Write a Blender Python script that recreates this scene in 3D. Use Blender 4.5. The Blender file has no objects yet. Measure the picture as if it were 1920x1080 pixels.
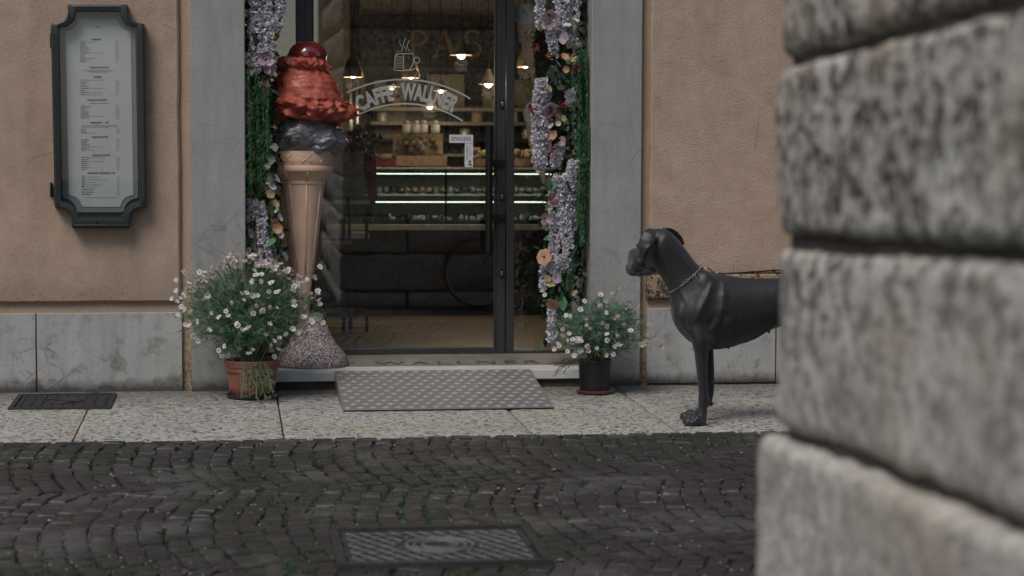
import bpy, bmesh, math, random
from mathutils import Vector, Matrix, noise
scene = bpy.context.scene
COL = scene.collection
rnd = random.Random(7)
R_ = math.radians

# ------------------------------------------------------------ camera, sky, sun, exposure
FPX, CX, CY = 3900.0, 960.0, 540.0            # focal length in photo pixels (1920 wide)
CAM = Vector((0, -11.47, 1.26))
YAW, PITCH, ROLL = R_(7.735), R_(3.498), 0.003
fw = Vector((math.sin(YAW)*math.cos(PITCH), math.cos(YAW)*math.cos(PITCH), -math.sin(PITCH)))
r0 = Vector((math.cos(YAW), -math.sin(YAW), 0)); u0 = r0.cross(fw)
rt = r0*math.cos(ROLL)+u0*math.sin(ROLL); up = u0*math.cos(ROLL)-r0*math.sin(ROLL)
cd = bpy.data.cameras.new('camera'); cam = bpy.data.objects.new('camera', cd); COL.objects.link(cam)
m = Matrix((rt, up, -fw)).transposed().to_4x4(); m.translation = CAM
cam.matrix_world = m
cd.sensor_width = 36; cd.lens = FPX/1920*36; cd.clip_start = .05; cd.clip_end = 400
cd.dof.use_dof = True; cd.dof.focus_distance = 10.9; cd.dof.aperture_fstop = 2.7; cd.dof.aperture_blades = 9
scene.camera = cam

w = bpy.data.worlds.new('World'); scene.world = w; w.use_nodes = True
nt = w.node_tree
sky = nt.nodes.new('ShaderNodeTexSky'); sky.sky_type = 'NISHITA'; sky.sun_disc = False
SUN_EL, SUN_ROT = R_(52), R_(218)
sky.sun_elevation = SUN_EL; sky.sun_rotation = SUN_ROT
sky.air_density = 1.0; sky.dust_density = 1.6; sky.ozone_density = 1.0
bg = nt.nodes['Background']; bg.inputs[1].default_value = 0.105
nt.links.new(sky.outputs[0], bg.inputs[0])
sd = bpy.data.lights.new('sun', 'SUN'); sun = bpy.data.objects.new('sun', sd); COL.objects.link(sun)
sd.energy = 1.5; sd.angle = R_(26); sd.color = (1, .955, .89)
sdir = Vector((math.cos(SUN_EL)*math.sin(SUN_ROT), math.cos(SUN_EL)*math.cos(SUN_ROT), math.sin(SUN_EL)))
sun.rotation_euler = sdir.to_track_quat('Z', 'Y').to_euler()
vs = scene.view_settings
vs.view_transform = 'Standard'; vs.look = 'None'; vs.exposure = 0.22; vs.gamma = 1; vs.use_curve_mapping = False
scene.cycles.use_denoising = True
scene.cycles.max_bounces = 8; scene.cycles.transparent_max_bounces = 24; scene.cycles.caustics_reflective = False
scene.cycles.caustics_refractive = False; scene.cycles.sample_clamp_indirect = 4

# ------------------------------------------------------------ measuring helpers
def ray(px, py): return fw + rt*((px-CX)/FPX) - up*((py-CY)/FPX)
def P(px, py, Y):
    d = ray(px, py); return CAM + d*((Y-CAM.y)/d.y)
SL = 0.02                                       # the street falls 2 % away from the shop
def gz(y): return SL*y
def G(px, py, dz=0):
    d = ray(px, py); return CAM + d*((SL*CAM.y+dz-CAM.z)/(d.z-SL*d.y))

# ------------------------------------------------------------ mesh builder
class MB:
    def __init__(s): s.v = []; s.f = []; s.m = []
    def add(s, vs_, fs, mi=0):
        b = len(s.v); s.v += [tuple(v) for v in vs_]
        for f in fs: s.f.append(tuple(i+b for i in f)); s.m.append(mi)
        return s
    def box(s, x0, x1, y0, y1, z0, z1, mi=0):
        return s.add([(x0,y0,z0),(x1,y0,z0),(x1,y1,z0),(x0,y1,z0),(x0,y0,z1),(x1,y0,z1),(x1,y1,z1),(x0,y1,z1)],
              [(0,3,2,1),(4,5,6,7),(0,1,5,4),(1,2,6,5),(2,3,7,6),(3,0,4,7)], mi)
    def lathe(s, prof, c, n=32, mi=0, axis=None, cap=True):
        """prof: list of (r, z)[, dx]; c: centre; spun round z"""
        b = []
        for pr in prof:
            r, z = pr[0], pr[1]; dx = pr[2] if len(pr) > 2 else 0
            for k in range(n):
                a = 2*math.pi*k/n; b.append((c[0]+dx+r*math.cos(a), c[1]+r*math.sin(a), c[2]+z))
        fs = []
        for i in range(len(prof)-1):
            for k in range(n):
                k2 = (k+1) % n; fs.append((i*n+k, i*n+k2, (i+1)*n+k2, (i+1)*n+k))
        if cap:
            fs.append(tuple(range(n-1, -1, -1))); L = (len(prof)-1)*n; fs.append(tuple(range(L, L+n)))
        return s.add(b, fs, mi)
    def tube(s, pts, r, n=6, mi=0, cap=True):
        pts = [Vector(p) for p in pts]; N = len(pts); vs_ = []
        ref = None
        for i, p in enumerate(pts):
            t = (pts[min(i+1, N-1)]-pts[max(i-1, 0)])
            t = t.normalized() if t.length > 1e-9 else Vector((0,0,1))
            if ref is None: ref = t.orthogonal().normalized()
            a = (ref - t*ref.dot(t)); a = a.normalized() if a.length > 1e-6 else t.orthogonal().normalized()
            ref = a; b = t.cross(a)
            rr = r[i] if isinstance(r, (list, tuple)) else r
            for k in range(n):
                q = 2*math.pi*k/n; vs_.append(p + a*(rr*math.cos(q)) + b*(rr*math.sin(q)))
        fs = [(i*n+k, i*n+(k+1) % n, (i+1)*n+(k+1) % n, (i+1)*n+k) for i in range(N-1) for k in range(n)]
        if cap: fs += [tuple(range(n-1, -1, -1)), tuple(range((N-1)*n, N*n))]
        return s.add(vs_, fs, mi)
    def loft(s, rings, mi=0, cap=True):
        n = len(rings[0]); vs_ = [v for r in rings for v in r]
        fs = [(i*n+k, i*n+(k+1) % n, (i+1)*n+(k+1) % n, (i+1)*n+k) for i in range(len(rings)-1) for k in range(n)]
        if cap: fs += [tuple(range(n-1, -1, -1)), tuple(range((len(rings)-1)*n, len(rings)*n))]
        return s.add(vs_, fs, mi)
    def sphere(s, c, r, nu=16, nv=10, mi=0, fn=None):
        c = Vector(c); r = Vector(r) if not isinstance(r, (int, float)) else Vector((r, r, r))
        rings = []
        for i in range(nv+1):
            th = math.pi*(i/nv); th = min(max(th, .02), math.pi-.02); ring = []
            for k in range(nu):
                a = 2*math.pi*k/nu; d = Vector((math.sin(th)*math.cos(a), math.sin(th)*math.sin(a), -math.cos(th)))
                q = 1 if fn is None else fn(d)
                ring.append(c + Vector((d.x*r.x, d.y*r.y, d.z*r.z))*q)
            rings.append(ring)
        return s.loft(rings, mi)
    def merge(s, mesh_vf, M=None, mi=0):
        vs_, fs = mesh_vf
        return s.add([(M @ Vector(v)) if M else v for v in vs_], fs, mi)
    def mesh(s, name, mats, origin=(0,0,0), smooth=False, angle=None):
        o = Vector(origin); me = bpy.data.meshes.new(name)
        me.from_pydata([(v[0]-o.x, v[1]-o.y, v[2]-o.z) for v in s.v], [], s.f)
        mats = mats if isinstance(mats, (list, tuple)) else [mats]
        for mm in mats: me.materials.append(mm)
        if len(mats) > 1: me.polygons.foreach_set('material_index', s.m)
        if smooth or angle: me.polygons.foreach_set('use_smooth', [True]*len(s.f))
        if angle: me.set_sharp_from_angle(angle=R_(angle))
        me.update(); return me

def worig(o):
    v = Vector((0,0,0))
    while o is not None: v += Vector(o.location); o = o.parent
    return v
def tag(o, label=None, cat=None, group=None, kind=None):
    if label: o['label'] = label
    if cat: o['category'] = cat
    if group: o['group'] = group
    if kind: o['kind'] = kind
    return o
def empty(name, loc, label=None, cat=None, group=None, kind=None):
    o = bpy.data.objects.new(name, None); COL.objects.link(o); o.location = loc; o.empty_display_size = .1
    return tag(o, label, cat, group, kind)
def obj(name, mb, mats, parent=None, smooth=False, angle=None, bevel=0, segs=2, kind=None, loc=None):
    po = worig(parent) if parent else Vector((0,0,0))
    L = Vector(loc) if loc is not None else (po if parent else Vector((0,0,0)))
    me = mb.mesh(name, mats, L, smooth, angle)
    o = bpy.data.objects.new(name, me); COL.objects.link(o)
    if parent: o.parent = parent
    o.location = L-po
    if bevel:
        b = o.modifiers.new('bevel', 'BEVEL'); b.width = bevel; b.segments = segs; b.limit_method = 'ANGLE'; b.angle_limit = R_(35)
        if not smooth and not angle: me.polygons.foreach_set('use_smooth', [True]*len(me.polygons)); me.set_sharp_from_angle(angle=R_(30)); b.harden_normals = False
    if kind: o['kind'] = kind
    return o
def inst(name, me, parent, loc, rot=(0,0,0), sc=1):
    o = bpy.data.objects.new(name, me); COL.objects.link(o)
    if parent: o.parent = parent; loc = Vector(loc)-worig(parent)
    o.location = loc; o.rotation_euler = rot; o.scale = (sc, sc, sc) if isinstance(sc, (int, float)) else sc
    return o
def text_vf(body, size=1, extrude=.0, outline=0, shear=0, align='CENTER', spacing=1.0, offset=0):
    cu = bpy.data.curves.new('t', 'FONT'); cu.body = body; cu.size = size; cu.extrude = extrude; cu.shear = shear
    cu.align_x = align; cu.align_y = 'CENTER'; cu.space_character = spacing; cu.offset = offset; cu.resolution_u = 3
    if outline: cu.fill_mode = 'NONE'; cu.bevel_depth = outline; cu.bevel_resolution = 0
    o = bpy.data.objects.new('t', cu); COL.objects.link(o)
    bpy.context.view_layer.update()
    dg = bpy.context.evaluated_depsgraph_get(); me = bpy.data.meshes.new_from_object(o.evaluated_get(dg))
    vf = ([tuple(v.co) for v in me.vertices], [tuple(p.vertices) for p in me.polygons])
    bpy.data.objects.remove(o); bpy.data.curves.remove(cu); bpy.data.meshes.remove(me)
    return vf
# text lying in the wall plane: local x -> world x, local y -> world z, local z -> world -y
def wallM(x, y, z, sx=1, sz=1): return Matrix(((sx,0,0,x),(0,0,-1,y),(0,sz,0,z),(0,0,0,1)))

# ------------------------------------------------------------ materials
class NT:
    def __init__(s, name):
        s.m = bpy.data.materials.new(name); s.m.use_nodes = True; s.t = s.m.node_tree
        s.b = s.t.nodes['Principled BSDF']; s.out = s.t.nodes['Material Output']
        s._pos = None
    def n(s, t, **k):
        x = s.t.nodes.new(t)
        for a, v in k.items():
            if hasattr(x, a): setattr(x, a, v)
        return x
    def L(s, a, b): s.t.links.new(a, b)
    def pos(s, scale=(1,1,1)):
        if s._pos is None: s._pos = s.n('ShaderNodeNewGeometry').outputs['Position']
        if scale == (1,1,1): return s._pos
        v = s.n('ShaderNodeVectorMath'); v.operation = 'MULTIPLY'; s.L(s._pos, v.inputs[0]); v.inputs[1].default_value = scale
        return v.outputs[0]
    def noise(s, scale, detail=3, rough=.55, stretch=(1,1,1), vec=None, dist=0):
        x = s.n('ShaderNodeTexNoise'); x.inputs['Scale'].default_value = scale; x.inputs['Detail'].default_value = detail
        x.inputs['Roughness'].default_value = rough; x.inputs['Distortion'].default_value = dist
        s.L(vec or s.pos(stretch), x.inputs['Vector']); return x.outputs['Fac']
    def voronoi(s, scale, feature='F1', stretch=(1,1,1), vec=None):
        x = s.n('ShaderNodeTexVoronoi'); x.feature = feature; x.inputs['Scale'].default_value = scale
        s.L(vec or s.pos(stretch), x.inputs['Vector']); return x.outputs['Distance']
    def ramp(s, f, a, b, lo=0., hi=1.):
        x = s.n('ShaderNodeMapRange'); x.inputs[1].default_value = a; x.inputs[2].default_value = b
        x.inputs[3].default_value = lo; x.inputs[4].default_value = hi; s.L(f, x.inputs[0]); return x.outputs[0]
    def math(s, op, a, b=None):
        x = s.n('ShaderNodeMath'); x.operation = op
        for i, q in enumerate((a, b)):
            if q is None: continue
            if isinstance(q, (int, float)): x.inputs[i].default_value = q
            else: s.L(q, x.inputs[i])
        return x.outputs[0]
    def mix(s, f, a, b):
        x = s.n('ShaderNodeMix'); x.data_type = 'RGBA'
        for i, q in ((0, f), (6, a), (7, b)):
            if isinstance(q, (int, float)): x.inputs[i].default_value = q
            elif isinstance(q, tuple): x.inputs[i].default_value = (*q, 1)
            else: s.L(q, x.inputs[i])
        return x.outputs[2]
    def sep(s, axis):
        x = s.n('ShaderNodeSeparateXYZ'); s.L(s.pos(), x.inputs[0]); return x.outputs[axis]
    def col(s, c):
        if isinstance(c, tuple): s.b.inputs['Base Color'].default_value = (*c, 1)
        else: s.L(c, s.b.inputs['Base Color'])
    def set(s, rough=.6, metal=0, spec=.5, coat=0, coat_rough=.1, sheen=0):
        for nme, v in (('Roughness', rough), ('Metallic', metal), ('Specular IOR Level', spec), ('Coat Weight', coat), ('Coat Roughness', coat_rough), ('Sheen Weight', sheen)):
            if isinstance(v, (int, float)): s.b.inputs[nme].default_value = v
            else: s.L(v, s.b.inputs[nme])
    def bump(s, h, strength=.5, dist=.01):
        x = s.n('ShaderNodeBump'); x.inputs['Strength'].default_value = strength; x.inputs['Distance'].default_value = dist
        s.L(h, x.inputs['Height'])
        prev = s.b.inputs['Normal']
        if prev.is_linked: s.L(prev.links[0].from_socket, x.inputs['Normal'])
        s.L(x.outputs[0], prev)
def simple(name, c, rough=.6, metal=0, var=.25, vscale=30, bump=0, bscale=120, bdist=.002, **k):
    t = NT(name); n = t.noise(vscale, 4)
    c2 = tuple(q*(1-var) for q in c); c3 = tuple(min(1, q*(1+var)) for q in c)
    t.col(t.mix(t.ramp(n, .3, .7), c2, c3)); t.set(rough=rough, metal=metal, **k)
    if bump: t.bump(t.noise(bscale, 3), bump, bdist)
    return t.m
def leafmat(name, c, c2, rough=.55, scale=25, trans=.25):
    t = NT(name); t.col(t.mix(t.ramp(t.noise(scale, 2), .35, .65), c, c2)); t.set(rough=rough, spec=.3)
    tr = t.n('ShaderNodeBsdfTranslucent'); tr.inputs[0].default_value = (*c2, 1)
    ms = t.n('ShaderNodeMixShader'); ms.inputs[0].default_value = trans
    t.L(t.b.outputs[0], ms.inputs[1]); t.L(tr.outputs[0], ms.inputs[2]); t.L(ms.outputs[0], t.out.inputs[0]); return t.m
def emis(name, c, strength):
    t = NT(name); t.col((0,0,0)); t.b.inputs['Emission Color'].default_value = (*c, 1); t.b.inputs['Emission Strength'].default_value = strength; return t.m

def plaster_mat():
    t = NT('plaster')
    big = t.noise(1.3, 4); mid = t.noise(7, 5, .6); fine = t.noise(260, 2)
    c = t.mix(t.ramp(big, .3, .7), (.475,.348,.262), (.535,.402,.308))
    c = t.mix(t.ramp(mid, .35, .75, 0, .55), c, (.335,.235,.165))
    c = t.mix(t.ramp(fine, .53, .70, 0, .6), c, (.20,.14,.10)); c = t.mix(t.ramp(t.noise(130, 3), .56, .70, 0, .45), c, (.52,.39,.28))
    # rising damp and grime above the plinth
    z = t.sep('Z'); g = t.math('ADD', z, t.ramp(t.noise(4, 6, .65), 0, 1, -.22, .22))
    c = t.mix(t.ramp(g, .48, .72, .5, 0), c, (.25,.20,.155))
    spk = t.noise(46, 5, .7); band = t.ramp(z, .45, .66, 1, 0)
    c = t.mix(t.math('MULTIPLY', t.ramp(spk, .56, .66, 0, .75), band), c, (.10,.08,.06))
    c = t.mix(t.ramp(t.noise(9, 6, .75), .68, .78, 0, .55), c, (.16,.11,.08))
    st = t.noise(2.4, 5, .65, (2.2,1,.5)); c = t.mix(t.ramp(st, .52, .72, 0, .38), c, (.27,.195,.145))
    cr_ = t.voronoi(1.7, 'DISTANCE_TO_EDGE', vec=t.pos()); cm = t.math('MULTIPLY', t.ramp(t.math('ADD', cr_, t.ramp(t.noise(5, 6, .7), 0, 1, -.03, .03)), 0, .004, .6, 0), t.ramp(t.noise(1.1, 2), .5, .62)); c = t.mix(cm, c, (.15,.105,.08))
    t.col(c); t.set(rough=.9, spec=.15); t.bump(t.noise(140, 4, .65), .65, .010); t.bump(t.noise(9, 3), .25, .02); return t.m
def rough_patch_mat():
    t = NT('rough_render'); n = t.noise(38, 6, .7); z = t.sep('Z')
    x = t.math('ADD', n, t.ramp(z, .5, .72, .04, -.1))
    c = t.mix(t.ramp(x, .44, .56), (.36,.26,.17), (.06,.05,.04)); t.col(c); t.set(rough=.95, spec=.1)
    t.bump(n, .8, .012); return t.m
def strip_mat():
    t = NT('strip_plaster'); n = t.noise(60, 5, .65); z = t.sep('Z')
    c = t.mix(t.ramp(t.noise(5, 4), .3, .7), (.41,.295,.21), (.46,.34,.245))
    low = t.ramp(t.math('ADD', z, t.ramp(t.noise(6, 5, .7), 0, 1, -.25, .25)), .1, .45, 1, 0)
    c = t.mix(t.math('MULTIPLY', low, t.ramp(n, .4, .6)), c, (.16,.115,.08))
    c = t.mix(t.ramp(t.noise(25, 6, .75), .64, .7, 0, .8), c, (.07,.055,.045))
    t.col(c); t.set(rough=.9, spec=.15); t.bump(n, .6, .008); return t.m
def panel_mat(name, a, b, blot=.5, zv=(.05,.36), zb=.75):
    t = NT(name); z = t.sep('Z')
    n = t.noise(3.2, 6, .6); f = t.noise(70, 4, .6); st = t.noise(5, 4, .6, (3,1,.35))
    c = t.mix(t.ramp(n, .3, .72), a, b)
    c = t.mix(t.ramp(st, .45, .7, 0, .45), c, tuple(q*.72 for q in a))
    c = t.mix(t.ramp(f, .52, .72, 0, .35), c, tuple(q*.55 for q in a))
    # veins
    v = t.voronoi(9, 'DISTANCE_TO_EDGE', vec=None); vm = t.ramp(t.math('ADD', v, t.ramp(t.noise(14, 4), 0, 1, -.06, .06)), 0, .03, 1, 0)
    area = t.math('MULTIPLY', t.ramp(t.noise(2.6, 3), .48, .62), t.ramp(z, zv[0], zv[1], 1, .12))
    c = t.mix(t.math('MULTIPLY', t.math('MULTIPLY', vm, area), .8), c, (.09,.08,.06))
    bl = t.math('MULTIPLY', t.ramp(t.noise(9, 6, .72), .53, .66), t.ramp(z, .0, zb, 1, .0))
    c = t.mix(t.math('MULTIPLY', bl, blot), c, (.10,.09,.075))
    gr = t.math('ADD', z, t.ramp(t.noise(12, 6, .75), 0, 1, -.06, .05))
    c = t.mix(t.ramp(gr, .012, .075, .9, 0), c, (.045,.042,.035))
    t.col(c); t.set(rough=.75, spec=.3); t.bump(f, .25, .003); t.bump(t.noise(14, 4), .2, .006); return t.m
def slab_mat():
    t = NT('pitted_stone')
    pit = t.noise(42, 6, .72, (.75,1,1)); pit2 = t.noise(105, 4, .65, (.7,1,1)); big = t.noise(2.2, 4)
    c = t.mix(t.ramp(big, .3, .7), (.40,.385,.345), (.49,.475,.43))
    warm = t.math('MULTIPLY', t.ramp(t.noise(1.7, 2), .52, .66), .45); c = t.mix(warm, c, (.50,.43,.28))
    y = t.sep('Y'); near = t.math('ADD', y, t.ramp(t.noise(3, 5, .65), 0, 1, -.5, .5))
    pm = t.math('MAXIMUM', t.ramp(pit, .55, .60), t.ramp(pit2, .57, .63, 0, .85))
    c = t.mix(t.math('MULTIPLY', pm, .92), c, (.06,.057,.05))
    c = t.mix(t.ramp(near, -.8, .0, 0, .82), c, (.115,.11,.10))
    t.col(c); t.set(rough=.8, spec=.3)
    h = t.math('SUBTRACT', 1, pm); t.bump(h, .8, .008); t.bump(t.noise(160, 3), .3, .002); return t.m
def cobble_mat():
    t = NT('basalt_cobble')
    n = t.noise(9, 2); f = t.noise(120, 4, .65); o = t.n('ShaderNodeObjectInfo').outputs['Random']
    c = t.mix(t.ramp(n, .3, .7), (.011,.011,.0108), (.027,.0268,.0262))
    c = t.mix(t.ramp(t.n('ShaderNodeNewGeometry').outputs['Random Per Island'], .0, 1, 0, .75), c, (.020,.0175,.0165)); c = t.mix(t.math('MULTIPLY', o, .6), c, (.036,.034,.0325))
    c = t.mix(t.ramp(t.noise(2.1, 5, .7), .5, .64, 0, .7), c, (.088,.087,.083))
    c = t.mix(t.ramp(f, .58, .72, 0, .6), c, (.12,.115,.105))
    t.col(c); t.set(rough=t.ramp(t.noise(30, 4), .3, .7, .34, .72), spec=.46); t.bump(f, .35, .004); t.bump(t.noise(35, 3), .3, .006); return t.m
def joint_mat():
    t = NT('joint_sand'); n = t.noise(90, 4, .7); b = t.noise(1.1, 4, .6)
    c = t.mix(t.ramp(b, .45, .62), (.016,.015,.013), (.15,.145,.13)); c = t.mix(t.ramp(n, .45, .65), c, (.04,.037,.032))
    t.col(c); t.set(rough=.95, spec=.1); t.bump(n, .8, .01); return t.m
def ashlar_mat():
    t = NT('weathered_ashlar'); z = t.sep('Z')
    n = t.noise(33, 5, .66, (1,.85,1)); n2 = t.noise(6, 5, .6); n3 = t.noise(2.0, 3)
    c = t.mix(t.ramp(n2, .3, .7), (.44,.405,.345), (.66,.63,.565))
    up_ = t.ramp(t.math('ADD', z, t.ramp(n3, 0, 1, -.35, .35)), .75, 1.25, .38, 1.0)
    c = t.mix(t.math('MULTIPLY', t.ramp(n, .45, .57), up_), c, (.065,.057,.046))
    c = t.mix(t.ramp(t.noise(3.3, 3), .52, .68, 0, .45), c, (.40,.31,.225))
    c = t.mix(t.ramp(t.noise(40, 3), .62, .7, 0, .6), c, (.05,.048,.045))
    c = t.mix(t.ramp(t.noise(33, 3, .5, (1.3,1,1)), .66, .74, 0, .5), c, (.55,.55,.52))
    t.col(c); t.set(rough=.9, spec=.2); t.bump(n, .7, .012); t.bump(t.noise(110, 3), .4, .003); return t.m
def coat_mat():
    t = NT('dark_short_coat'); n = t.noise(9, 4, .6); f = t.noise(330, 2, .5, (.5,1,1))
    c = t.mix(t.ramp(n, .3, .7), (.008,.008,.0083), (.018,.018,.0185)); c = t.mix(t.ramp(f, .4, .7, 0, .4), c, (.036,.036,.038))
    c = t.mix(t.ramp(t.noise(55, 3), .68, .74, 0, .35), c, (.09,.085,.08))
    t.col(c); t.set(rough=t.ramp(f, .3, .7, .40, .58), spec=.55, sheen=.12); t.bump(f, .4, .002); t.bump(t.noise(16, 3, .5, (1,1,.4)), .3, .012); t.bump(t.noise(60, 3), .18, .004); return t.m
def granite_mat():
    t = NT('speckled_granite'); v = t.noise(150, 2, .5); v2 = t.noise(95, 2, .5)
    c = t.mix(t.ramp(v, .47, .53), (.12,.085,.08), (.40,.335,.32)); c = t.mix(t.ramp(v2, .6, .64), c, (.55,.52,.5)); c = t.mix(t.ramp(v2, .36, .4, 1, 0), c, (.07,.05,.05))
    t.col(c); t.set(rough=.7, spec=.3); t.bump(v, .5, .004); return t.m
def glass_mat(name, tint=(1,1,1), f0=.045, gain=1.0):
    t = NT(name); g = t.n('ShaderNodeNewGeometry')
    d = t.n('ShaderNodeVectorMath'); d.operation = 'DOT_PRODUCT'; t.L(g.outputs['Normal'], d.inputs[0]); t.L(g.outputs['Incoming'], d.inputs[1])
    c = t.math('SUBTRACT', 1, t.math('ABSOLUTE', d.outputs['Value'])); c5 = t.math('POWER', c, 5)
    f = t.math('ADD', t.math('MULTIPLY', c5, 1-f0), f0)
    gl = t.n('ShaderNodeBsdfGlossy'); gl.inputs['Roughness'].default_value = .0
    tr = t.n('ShaderNodeBsdfTransparent'); tr.inputs[0].default_value = (*tint, 1)
    ms = t.n('ShaderNodeMixShader'); t.L(f, ms.inputs[0]); t.L(tr.outputs[0], ms.inputs[1]); t.L(gl.outputs[0], ms.inputs[2]); t.L(ms.outputs[0], t.out.inputs[0])
    t.t.nodes.remove(t.b); return t.m
def film_mat(name, c, alpha):
    t = NT(name); t.col(c); t.set(rough=.6); t.b.inputs['Alpha'].default_value = alpha; return t.m
def wood_floor_mat():
    t = NT('oak_floor'); gr = t.noise(6, 5, .6, (1.2,14,1)); n = t.noise(3, 3, .5, (.4,8,1))
    c = t.mix(t.ramp(gr, .3, .7), (.28,.19,.12), (.47,.35,.235)); c = t.mix(t.ramp(n, .4, .65, 0, .6), c, (.19,.125,.08))
    t.col(c); t.set(rough=.4); return t.m
def red_mat():
    t = NT('red_gloss_enamel'); n = t.noise(14, 4); c = t.mix(t.ramp(n, .35, .7), (.36,.065,.036), (.50,.115,.07))
    c = t.mix(t.ramp(t.noise(60, 5, .7), .69, .73, 0, .8), c, (.50,.33,.27))
    t.col(c); t.set(rough=.36, spec=.5, coat=.22, coat_rough=.2); t.bump(t.noise(38, 6, .7), .8, .014); return t.m

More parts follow.
